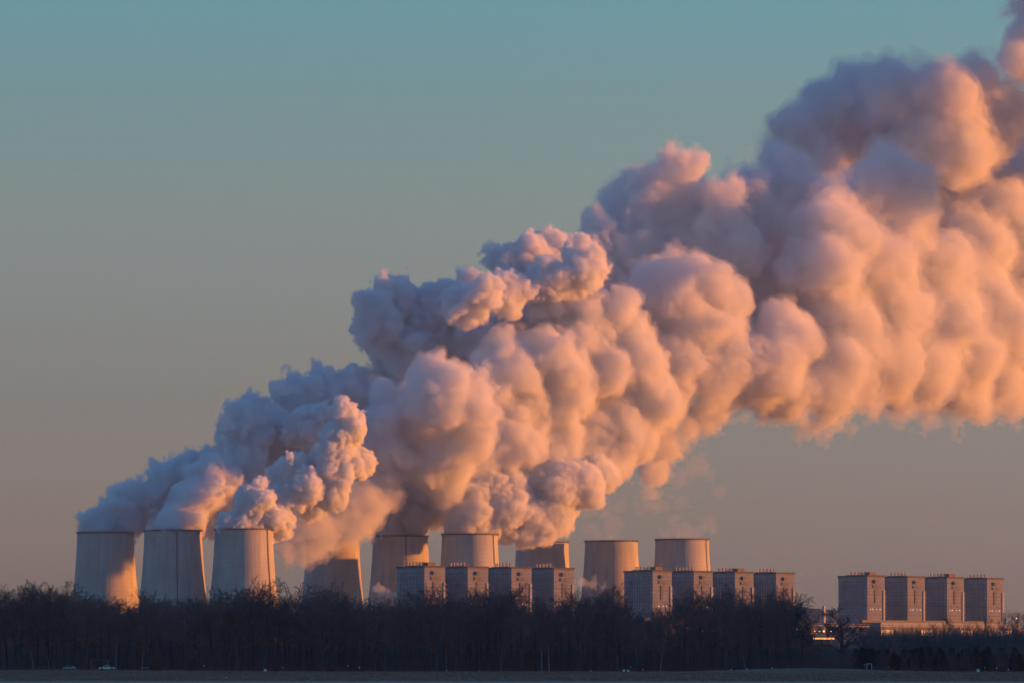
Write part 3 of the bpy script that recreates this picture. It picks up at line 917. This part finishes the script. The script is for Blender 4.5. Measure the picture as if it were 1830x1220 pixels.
r_ = random.Random(31)
cap = MB()
for i in range(14000):                        # bare wood dressing the added shade hill
    y = r_.uniform(420, 2980); x = r_.uniform(max(225, 0.132 * y + 8) + 6, 1250)
    e = min(1, max(0, (x - max(225, 0.132 * y + 8)) / 230)); e = e * e * (3 - 2 * e)
    z = 76 * e * min(1, max(0, (y - 400) / 200)) * min(1, max(0, (3000 - y) / 260)) * min(1, max(0, (1280 - x) / 500))
    if z < 4:
        continue
    a = Vector((x, y, z - 4)); hh = r_.uniform(8, 15)
    for k in range(6):
        o_ = a + Vector((0, 0, hh * r_.uniform(0.1, 0.5)))
        tip = a + Vector((r_.gauss(0, 2.2), r_.gauss(0, 2.2), hh * r_.uniform(0.8, 1.05)))
        cap.face_block([o_ + Vector((-.3, 0, 0)), o_ + Vector((.3, .1, 0)), o_ + Vector((0, .4, 0)), tip], [(0, 1, 3), (1, 2, 3), (2, 0, 3)])
tag(cap.build('forest', mat('shade_hill_twigs', (0.09, 0.055, 0.05), 0.95)), 'bare wood on the added shade hill beyond the right edge', kind='stuff')

# far blue ridge
h = MB()
vs = []
n_ = 240
for i in range(n_ + 1):
    px = 1300 + 640 * i / n_
    top = 1085 + 1.5 * math.sin(i * 0.13) + 1.0 * math.sin(i * 0.41 + 1) + rg.uniform(-1.2, 1.2) + max(0, (px - 1470) * 0.25)
    for py, dd in ((1184, -150), (top + 25, -60), (top, 0), (1184, 400)):
        p = at(px, py, 6800 + dd)
        vs.append((p.x, p.y, max(-0.3, p.z - (3 if py == 1184 else 0))))
fs = [(4 * i + k, 4 * i + 4 + k, 4 * i + 5 + k, 4 * i + 1 + k) for i in range(n_) for k in range(3)]
h.face_block(vs, fs)
tag(h.build('terrain', mat('far_forest', (0.04, 0.05, 0.045), 0.95, var=0.4, scale=0.03)), 'far forested ridge between the second and third boiler house rows', kind='structure')

# ------------------------------------------------------------------ trees
M_BARK = mat('dark_bark', (0.075, 0.05, 0.045), 0.9, var=0.3, scale=1.0)
M_TWIG = mat('bare_twigs', (0.17, 0.085, 0.08), 0.9)
M_TWIGR = mat('reddish_twigs', (0.24, 0.09, 0.075), 0.9)
M_BIRCH = mat('birch_bark', (0.42, 0.38, 0.36), 0.8, var=0.4, scale=1.5)
M_NEEDLE = mat('pine_needles', (0.022, 0.036, 0.03), 0.9)


TWIGS = [mat('twigs_a', (0.21, 0.085, 0.075), 0.9), mat('twigs_b', (0.28, 0.11, 0.085), 0.9), mat('twigs_c', (0.15, 0.075, 0.07), 0.9), mat('twigs_d', (0.24, 0.115, 0.10), 0.9)]


M_FAR = mat('far_twigs', (0.07, 0.06, 0.065), 0.95)


class TreeBuf:
    def __init__(s):
        s.t, s.c = MB(), MB()


def grow(buf, rnd, p, d, L, r, depth, maxd, spread, kids_, up, twr):
    """one bent limb of 3-4 pieces, then its children along the outer two thirds"""
    n = 4 if depth == 0 else (3 if depth < maxd else 1)
    mb = buf.t if depth == 0 else buf.c
    pts = [(p.copy(), r)]
    dd = d.copy()
    for i in range(n):
        dd = (dd + Vector((rnd.gauss(0, .13), rnd.gauss(0, .13), rnd.gauss(0, .06) + up * 0.12))).normalized() if depth else (dd + Vector((rnd.gauss(0, .04), rnd.gauss(0, .04), 0.05))).normalized()
        q = pts[-1][0] + dd * (L / n)
        pts.append((q, max(twr, r * (1 - 0.75 * (i + 1) / n))))
    if depth == maxd:                     # twig: a narrow three-sided spike
        a, b = pts[0][0], pts[-1][0]
        u = dd.orthogonal().normalized() * r
        w = dd.cross(u)
        mb.face_block([a + u, a - 0.5 * u + 0.87 * w, a - 0.5 * u - 0.87 * w, b], [(0, 1, 3), (1, 2, 3), (2, 0, 3)])
        return
    for (a, ra), (b, rb) in zip(pts, pts[1:]):
        mb.tube(a, b, ra, rb, n=7 if depth == 0 else (5 if depth == 1 else 3), cap=False)
    k = kids_[depth]
    for i in range(k):
        f = (0.35 if depth == 0 else 0.2) + (0.65 if depth == 0 else 0.8) * (i + rnd.random()) / k
        f = min(f, 0.999)
        j = int(f * n); g_ = f * n - j
        q = pts[j][0].lerp(pts[j + 1][0], g_)
        rr = pts[j][1] + (pts[j + 1][1] - pts[j][1]) * g_
        ang = rnd.uniform(0, 6.283) if depth else i * 2.4 + rnd.uniform(-.5, .5)
        u = dd.orthogonal().normalized(); w = dd.cross(u)
        side = u * math.cos(ang) + w * math.sin(ang)
        sp_ = spread * rnd.uniform(0.7, 1.25) * (1.25 - 0.5 * f if depth == 0 else 1)
        nd = (dd * math.cos(sp_) + side * math.sin(sp_) + Vector((0, 0, up * 0.3))).normalized()
        ll = L * (rnd.uniform(0.42, 0.62) if depth == 0 else rnd.uniform(0.4, 0.62)) * (1.15 - 0.45 * f if depth == 0 else 1.1 - 0.3 * f)
        grow(buf, rnd, q, nd, ll, max(twr, rr * (0.5 if depth < 2 else 0.55)), depth + 1, maxd, spread * 0.95, kids_, up, twr)


def bare_tree(seed, H=25, kids_=(11, 6, 6, 7), spread=0.85, up=0.5, r=0.36, bark=None, twig=None, twr=0.035, name='bare_tree', frac=0.8):
    rnd = random.Random(seed)
    b = TreeBuf()
    grow(b, rnd, Vector((0, 0, -0.3)), Vector((rnd.gauss(0, .03), rnd.gauss(0, .03), 1)).normalized(), H * frac, r, 0, len(kids_), spread, kids_, up, twr)
    zmax = max(v[2] for v in b.c.v)
    k_ = H / zmax
    for q in (b.t, b.c):
        q.v = [(v[0] * k_, v[1] * k_, v[2] * k_) for v in q.v]
    t = empty(name)
    b.t.build('trunk', bark or M_BARK, t)
    b.c.build('crown', twig or TWIGS[seed % 4], t)
    return t


def conifer(seed, H=7, W=2.6, name='young_pine', n=1500):
    rnd = random.Random(seed)
    t = empty(name)
    b = MB(); b.tube((0, 0, -0.2), (0, 0, H * 0.95), 0.12, 0.03, n=6); b.build('trunk', M_BARK, t)
    c = MB()
    for i in range(n):
        f = rnd.random() ** 0.8
        z = H * (0.04 + 0.94 * f)
        rad = W * (1 - f) ** 0.8 * (0.75 + 0.25 * math.sin(z * 4.1)) + 0.08
        a = rnd.uniform(0, 6.283); q = rad * rnd.uniform(0.15, 1.0)
        p = Vector((q * math.cos(a), q * math.sin(a), z))
        o = Vector((math.cos(a), math.sin(a), rnd.uniform(-0.1, 0.7))).normalized() * rnd.uniform(0.35, 0.8)
        s_ = Vector((-math.sin(a), math.cos(a), rnd.uniform(-.5, .5))).normalized() * rnd.uniform(0.12, 0.28)
        c.face_block([p - s_, p + s_, p + o], [(0, 1, 2)])
    c.build('crown', M_NEEDLE, t)
    return t


TOPS = [(-80, 1052), (0, 1048), (50, 1041), (110, 1043), (150, 1050), (190, 1060), (225, 1068), (262, 1053), (300, 1056), (340, 1058), (385, 1062), (425, 1034), (455, 1040), (485, 1060), (520, 1066), (555, 1044), (590, 1042),
        (620, 1056), (650, 1064), (690, 1062), (735, 1060), (775, 1046), (805, 1060), (845, 1052), (880, 1043), (925, 1050), (960, 1060), (1000, 1066), (1030, 1050), (1062, 1052), (1095, 1042), (1118, 1082), (1150, 1092), (1175, 1074),
        (1205, 1056), (1250, 1050), (1290, 1046), (1330, 1058), (1370, 1052), (1402, 1050), (1425, 1072), (1440, 1120), (1470, 1152), (1545, 1156), (1570, 1150), (1640, 1150), (1720, 1146), (1790, 1140), (1860, 1130)]


def top_at(px):
    for (a, ya), (b, yb) in zip(TOPS, TOPS[1:]):
        if a <= px <= b:
            return ya - 5 + (yb - ya) * (px - a) / (b - a)
    return TOPS[-1][1]


rt = random.Random(21)
oaks = [bare_tree(100 + i, 25, (11, 6, 6, 8), 0.95, 0.3, 0.5, frac=0.6, twr=0.026) for i in range(4)]
talls = [bare_tree(120 + i, 26, (11, 6, 6, 7), 0.75, 0.5, 0.42, twr=0.026, frac=0.7) for i in range(4)]
reds = [bare_tree(140 + i, 22, (10, 6, 6, 8), 0.85, 0.5, 0.35, twig=M_TWIGR, frac=0.62, twr=0.024) for i in range(2)]
birch = [bare_tree(160 + i, 19, (10, 5, 5, 5), 0.5, 0.3, 0.2, bark=M_BIRCH, twig=M_TWIGR, name='birch_tree') for i in range(3)]
first_use = set()


def put(proto, px, d, H_, label, cat, group, base_h, wid=1.0, z=None):
    t = proto if proto.name not in first_use else copy_tree(proto)
    first_use.add(proto.name)
    x = (px - 915) * K * d
    t.location = (x, d, mound(x, d) if z is None else z)
    s_ = H_ / base_h
    t.scale = (s_ * wid, s_ * wid, s_)
    t.rotation_euler.z = rt.uniform(0, 6.28)
    tag(t, label, cat, group)
    return t


EDGE = 'trees of the dark wood edge'
# trees one can pick out
SPECIAL = [
    (oaks[0], 437, 1440, 1031, 1.15, 'broad domed bare tree rising in front of the third cooling tower'),
    (oaks[1], 582, 1445, 1040, 1.15, 'broad round bare tree in front of the fourth cooling tower'),
    (oaks[2], 510, 1450, 1052, 0.9, 'open crooked bare tree just below the pylon'),
    (oaks[3], 772, 1440, 1041, 1.0, 'spreading bare tree in front of the leftmost boiler house'),
    (oaks[0], 882, 1450, 1040, 1.1, 'spreading bare tree in front of the second and third boiler houses'),
    (talls[0], 1034, 1440, 1046, 0.8, 'slender tall bare tree just right of the first boiler house row'),
    (oaks[1], 1096, 1436, 1040, 0.85, 'bare tree with strong central trunk before the eighth cooling tower'),
    (oaks[2], 1278, 1445, 1044, 1.1, 'wide bare tree in front of the middle of the second boiler house row'),
    (oaks[3], 1362, 1445, 1050, 1.05, 'bare tree in front of the rightmost boiler house of the middle row'),
    (talls[2], 1408, 1436, 1048, 0.8, 'last tall bare tree at the right end of the dense wood'),
    (oaks[1], 108, 1440, 1041, 1.2, 'domed bare tree left of the leftmost cooling tower'),
    (oaks[3], 36, 1440, 1041, 1.1, 'bare tree breaking the skyline near the left picture edge'),
    (talls[1], 258, 1436, 1052, 0.9, 'tall bare tree between the leftmost and second cooling towers'),
]
for pr, px, d, ty, w, lab in SPECIAL:
    put(pr, px, d, EYE + (1184 - ty + 5) * K * d, lab, 'tree', EDGE, 25 if pr in oaks else 26, w * 1.1)
lone = bare_tree(201, 25, (10, 6, 6, 7), 1.0, 0.3, 0.8, twig=M_BARK, frac=0.55, twr=0.05, name='oak_tree')
put(lone, 1502, 1420, EYE + (1184 - 1080) * K * 1420, 'lone spreading bare oak standing free right of the dense wood', 'oak tree', None, 25, 1.2)
for row in range(3):
    px = -30 + 9 * row
    while px < 1448:
        d = 1438 + 42 * row + rt.uniform(-8, 26)
        ty = top_at(px) + rt.uniform(3, 20) + (rt.uniform(0, 30) if rt.random() < 0.3 else 0)
        pool = [(oaks, 25), (oaks, 25), (talls, 26), (reds, 22)][rt.randrange(4)]
        put(rt.choice(pool[0]), px, d, EYE + (1184 - ty) * K * d, 'one of the many alike bare trees packed into the dark wood, none standing out', 'tree', EDGE, pool[1], rt.uniform(0.85, 1.35))
        px += rt.uniform(15, 27) + 3 * row
# birches that show as pale stems
BIR = [(60, 1432, 1135, 'pale leaning birch stem near the left picture edge'), (208, 1430, 1110, 'pale birch just above the white pickup'), (342, 1430, 1150, 'short pale birch with reddish base below the second cooling tower'),
       (88, 1434, 1150, 'thin pale birch right of the leaning birch at the left'), (255, 1432, 1140, 'thin grey birch left of the brown shrub'), (895, 1430, 1130, 'pale slim birch low in the wood below the first boiler house row'),
       (968, 1430, 1110, 'left stem of the pair of pale birches below the first boiler house row'), (982, 1431, 1105, 'right stem of the pair of pale birches below the first boiler house row'), (1332, 1430, 1148, 'pale leaning birch stem low in the wood at the right'),
       (1180, 1432, 1120, 'slim grey birch in the dip of the wood left of the wide tree')]
for i, (px, d, ty, lab) in enumerate(BIR):
    t = put(birch[i % 3], px, d, EYE + (1184 - ty) * K * d, lab, 'birch tree', 'pale birches at the wood edge', 19, 0.9)
    if 'leaning' in lab:
        t.rotation_euler.x = 0.05; t.rotation_euler.y = -0.16; t.rotation_euler.z = 0
# pine at the end of the wood
t = bare_tree(190, 26, (16, 4, 4, 8), 1.15, 0.05, 0.26, twig=M_NEEDLE, twr=0.09, name='pine_tree', frac=0.95)
put(t, 1432, 1428, EYE + (1184 - 1059) * K * 1428, 'dark pine with flat drooping boughs at the right end of the wood', 'pine tree', EDGE, 26, 0.55)

# young pines, right
yp = [conifer(i) for i in range(4)]
px = 1530
j = 0
while px < 1850:
    d = rt.uniform(1432, 1530)
    H_ = rt.uniform(3.4, 6.2) if rt.random() < .6 else rt.uniform(5.5, 8.6)
    put(yp[j % 4], px, d, H_, 'one of the alike low dark young pines in the belt below the right boiler houses', 'young pine', 'belt of young pines', 7, rt.uniform(1.0, 1.5))
    px += rt.uniform(1.6, 3.6); j += 1

# brushwood inside the wood: nobody could count it
def brush(name, n, px0, px1, d0, d1, h0, h1, m, seed, thick=0.05, topf=None):
    r_ = random.Random(seed)
    b = MB()
    for i in range(n):
        d = r_.uniform(d0, d1); px = r_.uniform(px0, px1)
        x = (px - 915) * K * d
        hh = r_.uniform(h0, h1) if topf is None else (EYE + (1184 - topf(px) - r_.uniform(3, 40)) * K * d)
        z0 = mound(x, d) - 0.2 + (0 if r_.random() < 0.6 else r_.uniform(0, hh * 0.6))
        z1 = z0 + (hh - max(z0, 0)) * r_.uniform(0.5, 1.0)
        lean = Vector((r_.gauss(0, 0.22), r_.gauss(0, 0.22), 1)).normalized()
        a = Vector((x, d, z0)); L = max(0.6, z1 - z0)
        c = a + lean * L
        w = Vector((thick, 0, 0)) * r_.uniform(0.5, 1.4)
        q = Vector((0, thick, 0))
        b.face_block([a - w, a + w, a + q * 1.4, c], [(0, 1, 3), (1, 2, 3), (2, 0, 3)])
        for k in range(3):
            f = r_.uniform(0.3, 0.95)
            s = a.lerp(c, f)
            e = s + Vector((r_.gauss(0, 1), r_.gauss(0, 1), r_.uniform(0.2, 1.5))).normalized() * L * r_.uniform(0.08, 0.22)
            b.face_block([s - w * .5, s + w * .5, s + q * 0.7, e], [(0, 1, 3), (1, 2, 3), (2, 0, 3)])
    return b.build(name, m)


tag(brush('undergrowth', 26000, -60, 1440, 1460, 1640, 2, 12, M_TWIG, 3, 0.09), 'dense dark brushwood filling the foot of the wood', kind='stuff')
tag(brush('woodland', 24000, -60, 1435, 1570, 1700, 2, 14, M_TWIG, 4, 0.085, topf=lambda q: top_at(q) + 48), 'deep rows of bare trees behind the wood edge', kind='stuff')
tag(brush('thicket', 20000, 1430, 1900, 1436, 1640, 2, 8, M_TWIG, 14, 0.07, topf=lambda q: top_at(q) + 2), 'low brown thicket behind the young pines at the right', kind='stuff')
tag(brush('reeds', 5000, -60, 1860, 1420, 1446, 0.5, 2.6, M_TWIGR, 6, 0.05), 'brown reeds and weeds along the foot of the wood', kind='stuff')
tag(brush('forest', 24000, 1548, 1900, 2250, 2700, 14, 27, M_FAR, 7, 0.15), 'misty far wood below the right boiler houses', kind='stuff')
tag(brush('bushes', 7000, 1425, 1560, 2250, 2700, 6, 16, M_FAR, 17, 0.15), 'low misty scrub behind the lone oak', kind='stuff')
# dry grass on the field
r_ = random.Random(9)
b = MB()
for i in range(30000):
    d = 1440 - 780 * r_.random() ** 1.3
    x = (r_.uniform(-40, 1870) - 915) * K * d
    if d < 682 - 0.1 * (x + 90) + 5:
        continue
    z = mound(x, d)
    hh = r_.uniform(0.12, 0.42) * (1.6 if r_.random() < 0.05 else 1)
    for k in range(3):
        o_ = Vector((x + r_.uniform(-.3, .3), d + r_.uniform(-.3, .3), z))
        b.face_block([o_ + Vector((-.06, 0, 0)), o_ + Vector((.06, 0, 0)), o_ + Vector((r_.gauss(0, .15), 0, hh))], [(0, 1, 2)])
tag(b.build('grass', mat('straw', (0.38, 0.155, 0.095), 0.95, var=0.4, scale=0.05)), 'short dry grass of the field', kind='stuff')

# misty trees one can tell apart in the far right wood
for i, (px, ty) in enumerate(((1562, 1112), (1600, 1122), (1644, 1118), (1668, 1110), (1694, 1096), (1706, 1112), (1735, 1108), (1762, 1098), (1790, 1092), (1818, 1088))):
    d = 2200 + 25 * i
    put(birch[i % 3] if i in (4, 7, 8) else talls[i % 4], px, d, EYE + (1184 - ty) * K * d,
        ['misty bare tree below the first lit opening of the right row', 'misty bare tree left of the second lit opening of the right row', 'misty bare tree below the second lit opening of the right row', 'misty bare tree right of the second lit opening of the right row',
         'thin pale far birch left of the third lit opening of the right row', 'misty bare tree below the third lit opening of the right row', 'misty bare tree right of the third lit opening', 'thin pale far birch left of the fourth lit opening',
         'thin pale far birch right of the fourth lit opening', 'misty bare tree at the right picture edge'][i], 'tree', 'misty trees below the right boiler houses', 19 if i in (4, 7, 8) else 26, 0.9)

# shrubs
def shrub(px, d, w, h_, m, seed, label):
    r_ = random.Random(seed)
    t = MB()
    for i in range(500):
        a = r_.uniform(0, 6.283); q = w / 2 * math.sqrt(r_.random())
        base = Vector((q * 0.35 * math.cos(a), q * 0.35 * math.sin(a), -0.1))
        hh = h_ * (1 - (2 * q / w) ** 2 * 0.7) * r_.uniform(0.6, 1.05)
        tip = Vector((q * math.cos(a), q * math.sin(a), hh))
        t.face_block([base + Vector((-.04, 0, 0)), base + Vector((.04, 0, 0)), base + Vector((0, .05, 0)), tip], [(0, 1, 3), (1, 2, 3), (2, 0, 3)])
        for k in range(3):
            s = base.lerp(tip, r_.uniform(.4, .95)); e = s + Vector((r_.gauss(0, .4), r_.gauss(0, .4), r_.uniform(.1, .6)))
            t.face_block([s + Vector((-.03, 0, 0)), s + Vector((.03, 0, 0)), s + Vector((0, .04, 0)), e], [(0, 1, 3), (1, 2, 3), (2, 0, 3)])
    x = (px - 915) * K * d
    tag(t.build('shrub', m, loc=(x, d, mound(x, d))), label, 'shrub', 'shrubs at the foot of the wood')


M_SHR = mat('russet_twigs', (0.15, 0.075, 0.05), 0.9)
M_SHR2 = mat('wine_twigs', (0.16, 0.06, 0.06), 0.9)
shrub(280, 1424, 7.0, 8.0, M_SHR, 1, 'broad russet shrub right of the white pickup')
shrub(342, 1422, 3.0, 4.5, M_SHR2, 2, 'wine red shrub round the foot of the short birch')
shrub(590, 1422, 5.0, 2.6, M_SHR2, 3, 'low reddish mound of shrub below the fourth cooling tower')
shrub(640, 1422, 3.0, 4.2, M_SHR, 4, 'thin russet shrub right of the low reddish mound')
shrub(1721, 1405, 2.6, 2.2, M_SHR2, 5, 'small red shrub on the field below the third lit opening')
shrub(1790, 1412, 5.0, 4.0, M_TWIG, 6, 'grey brown shrub by the right picture edge')
shrub(1310, 1400, 3.0, 1.6, M_SHR2, 7, 'low dark red shrub left of the field bank')
shrub(493, 1424, 3.6, 3.8, M_SHR, 8, 'dull russet shrub right of the white cabinet')
# ------------------------------------------------------------------ things on the field
M_WHITE = mat('white_paint', (0.85, 0.8, 0.78), 0.45)
M_TYRE = mat('tyre_rubber', (0.02, 0.02, 0.02), 0.9)
M_GLASS = mat('dark_glass', (0.02, 0.025, 0.03), 0.1)
M_GREY = mat('grey_metal', (0.25, 0.24, 0.24), 0.5)
M_RED = mat('red_lens', (0.4, 0.02, 0.02), 0.3)


def wheel(t, x, y, r=0.38):
    w = MB()
    w.lathe([(0.12, -0.12), (r - 0.05, -0.12), (r, -0.06), (r, 0.06), (r - 0.05, 0.12), (0.12, 0.12)], 20)
    w.v = [(v[0] + x, v[2] + y, v[1] + r) for v in w.v]
    o = w.build('wheel', M_TYRE, t)
    h = MB(); h.lathe([(0.0, -0.13), (0.2, -0.13), (0.2, 0.13), (0.0, 0.13)], 14)
    h.v = [(v[0] + x, v[2] + y, v[1] + r) for v in h.v]
    h.build('rim', M_GREY, o)


def extr(prof, w0, w1, mb=None):
    """side profile (x, z) swept across the width"""
    mb = mb or MB()
    n = len(prof)
    vs = [(x, w0, z) for x, z in prof] + [(x, w1, z) for x, z in prof]
    fs = [(i, (i + 1) % n, n + (i + 1) % n, n + i) for i in range(n)] + [tuple(reversed(range(n))), tuple(range(n, 2 * n))]
    mb.face_block(vs, fs)
    return mb


def bev(o, w=0.05):
    md = o.modifiers.new('bevel', 'BEVEL'); md.width = w; md.segments = 2; md.limit_method = 'ANGLE'
    return o


d = 1418
x = (191 - 915) * K * d
t = empty('pickup_truck', (x, d, mound(x, d)))
bev(extr([(-2.65, .55), (-2.6, 1.0), (-1.35, 1.12), (-.85, 1.14), (.75, 1.14), (.8, 1.1), (2.6, 1.1), (2.65, .6), (2.1, .5), (2.0, .85), (1.3, .85), (1.2, .5), (-1.2, .45), (-1.3, .85), (-2.0, .85), (-2.1, .5)], -0.92, 0.92).build('body', M_WHITE, t))
cb = bev(extr([(-1.2, 1.14), (-.65, 1.75), (.6, 1.78), (.8, 1.14)], -0.82, 0.82).build('cab', M_WHITE, t))
extr([(-.98, 1.2), (-.6, 1.66), (-.1, 1.68), (-.1, 1.2)], -0.835, 0.835).build('window', M_GLASS, t)
extr([(0.0, 1.2), (0.0, 1.68), (.52, 1.68), (.68, 1.2)], -0.835, 0.835).build('window', M_GLASS, t)
w = MB(); w.box((1.75, 0, 1.13), (1.6, 1.5, 0.05)); w.build('load_bed', M_GREY, t)
w = MB(); w.box((2.68, 0, 0.62), (0.1, 1.7, 0.2)); w.build('bumper', M_GREY, t)
w = MB(); w.box((2.67, -0.8, 0.92), (0.06, 0.14, 0.2)); w.build('tail_light', M_RED, t)
for wx in (-1.65, 1.65):
    for wy in (-0.85, 0.85):
        wheel(t, wx, wy)
tag(t, 'white pickup truck parked side on at the foot of the wood', 'pickup truck')

x = (124 - 915) * K * 1430
t = empty('parked_car', (x, 1430, mound(x, 1430)))
bev(extr([(-2.1, .45), (-2.1, .85), (-1.2, 1.0), (-.7, 1.45), (.9, 1.5), (1.7, 1.05), (2.1, .95), (2.1, .5), (1.6, .4), (-1.6, .4)], -0.85, 0.85).build('body', mat('silver_paint', (0.4, 0.42, 0.44), 0.4), t))
extr([(-1.0, 1.02), (-.65, 1.38), (.8, 1.43), (1.4, 1.06)], -0.86, 0.86).build('window', M_GLASS, t)
for wx in (-1.3, 1.3):
    for wy in (-0.8, 0.8):
        wheel(t, wx, wy, 0.32)
tag(t, 'pale car half lost in the weeds left of the metal frame shelter', 'car')

x = (177.5 - 915) * K * 1428
t = empty('frame_shelter', (x, 1428, mound(x, 1428)))
for px_, py_ in ((-2.9, 0), (2.9, 0), (-2.9, 2.6), (2.9, 2.6)):
    w = MB(); w.tube((px_, py_, 0), (px_, py_, 3.3), 0.07, n=6); w.build('post', M_GREY, t)
w = MB(); w.box((0, 1.3, 3.36), (6.2, 3.0, 0.12)); w.build('roof', M_GREY, t)
w = MB(); w.tube((-2.9, 0, 0.35), (2.9, 0, 0.35), 0.05, n=6); w.tube((-2.9, 2.6, 0.35), (2.9, 2.6, 0.35), 0.05, n=6); w.build('rail', M_GREY, t)
tag(t, 'thin metal frame shelter with flat roof behind the white pickup', 'shelter')

x = (259 - 915) * K * 1425
t = empty('park_bench', (x, 1425, mound(x, 1425)))
w = MB(); w.box((0, 0, 0.55), (2.5, 0.5, 0.1)); w.build('seat', M_GREY, t)
w = MB(); w.box((0, 0.28, 0.95), (2.5, 0.08, 0.35)); w.build('backrest', M_GREY, t)
for s_ in (-1, 1):
    w = MB(); w.box((s_, 0, 0.25), (0.12, 0.45, 0.5)); w.build('leg', M_GREY, t)
tag(t, 'pale bench right of the white pickup', 'bench')

# goal-like white tube frame
x = (1553.5 - 915) * K * 1330
t = empty('tube_frame', (x, 1330, mound(x, 1330)))
for s_ in (-0.75, 0.75):
    w = MB(); w.tube((s_, 0, 0), (s_, 0, 1.9), 0.08, n=8); w.build('post', M_WHITE, t)
w = MB(); w.tube((-0.75, 0, 1.93), (0.75, 0, 1.93), 0.08, n=8); w.tube((-0.75, 0, 1.6), (-.4, 0, 1.93), 0.05, n=6); w.build('crossbar', M_WHITE, t)
tag(t, 'white goal shaped tube frame on the field bank, right of the lone oak', 'frame')


def cabinet(px, d, s, label):
    x = (px - 915) * K * d
    t = empty('equipment_cabinet', (x, d, mound(x, d)))
    w = MB(); w.box((0, 0, s * 0.5 + 0.1), (s, s * 0.6, s)); bev(w.build('body', M_WHITE, t), 0.03)
    w = MB(); w.box((0, 0, s + 0.14), (s * 1.1, s * 0.7, 0.08)); w.build('lid', M_GREY, t)
    w = MB(); w.box((0, 0, 0.0), (s * 0.9, s * 0.5, 0.2)); w.build('base', M_GREY, t)
    tag(t, label, 'cabinet', 'white cabinets on the field')


cabinet(474, 1400, 0.85, 'lone white cabinet below the third cooling tower')
cabinet(1115, 1395, 0.8, 'left one of two white cabinets below the second boiler house row')
cabinet(1122.5, 1395, 0.7, 'right one of two white cabinets below the second boiler house row')
cabinet(1748, 1340, 0.95, 'bright white cabinet on the field in front of the young pines')


def marker(px, d, h_, r, label):
    x = (px - 915) * K * d
    t = empty('marker_post', (x, d, mound(x, d)))
    w = MB(); w.tube((0, 0, -0.1), (0, 0, h_), 0.05, n=6); w.build('pole', M_GREY, t)
    w = MB(); w.lathe([(0.01, -r), (r, -r * .7), (r, r * .7), (0.01, r)], 10, (0, 0, h_ + r)); w.build('reflector', M_WHITE, t)
    tag(t, label, 'marker post', 'white topped marker posts')


for px, d, h_, r_, lab in (
        (365, 1425, 1.6, 0.2, 'white topped marker post right of the short birch'),
        (405, 760, 0.3, 0.12, 'small white marker near the concrete strip at the left'),
        (505, 1425, 1.2, 0.18, 'white topped post right of the lone white cabinet'),
        (622, 1425, 1.9, 0.18, 'white topped post right of the low reddish shrub mound'),
        (642, 1420, 1.2, 0.24, 'white topped post at the foot of the thin russet shrub'),
        (798, 1400, 0.4, 0.18, 'low white marker below the leftmost boiler house'),
        (857, 1400, 0.3, 0.14, 'low white marker below the second boiler house'),
        (1056, 1405, 0.3, 0.18, 'low white marker below the eighth cooling tower'),
        (1127, 1425, 1.7, 0.16, 'white topped post just behind the pair of white cabinets'),
        (1149, 1405, 0.6, 0.2, 'white topped post right of the pair of white cabinets'),
        (1307, 1380, 0.3, 0.2, 'low white marker beside the dark red shrub'),
        (1335, 1410, 0.6, 0.24, 'white topped post at the foot of the pale leaning birch'),
        (1380, 1405, 1.0, 0.2, 'white topped post left of the pine'),
        (1545, 1335, 1.6, 0.14, 'white topped post left of the goal shaped frame'),
        (1587, 1330, 1.0, 0.1, 'thin post right of the goal shaped frame'),
        (1760, 1400, 1.4, 0.16, 'white topped post right of the bright white cabinet'),
        (1781, 1400, 1.2, 0.18, 'white topped post in front of the grey brown shrub'),
        (1802, 1380, 0.7, 0.2, 'rightmost white topped post on the field')):
    marker(px, d, h_, r_, lab)

# ------------------------------------------------------------------ air
hz = MB()
hz.box((0, 4600, 549), (3400, 9300, 1102))
m = bpy.data.materials.new('haze')
m.use_nodes = True
n = m.node_tree.nodes
n.remove(n['Principled BSDF'])
v = n.new('ShaderNodeVolumePrincipled')
v.inputs['Color'].default_value = (0.5, 0.68, 1.0, 1)
v.inputs['Density'].default_value = 3.0e-5
v.inputs['Anisotropy'].default_value = 0.2
m.node_tree.links.new(v.outputs[0], n['Material Output'].inputs['Volume'])
m.cycles.homogeneous_volume = True
tag(hz.build('haze', m), 'thin evening haze', kind='stuff')
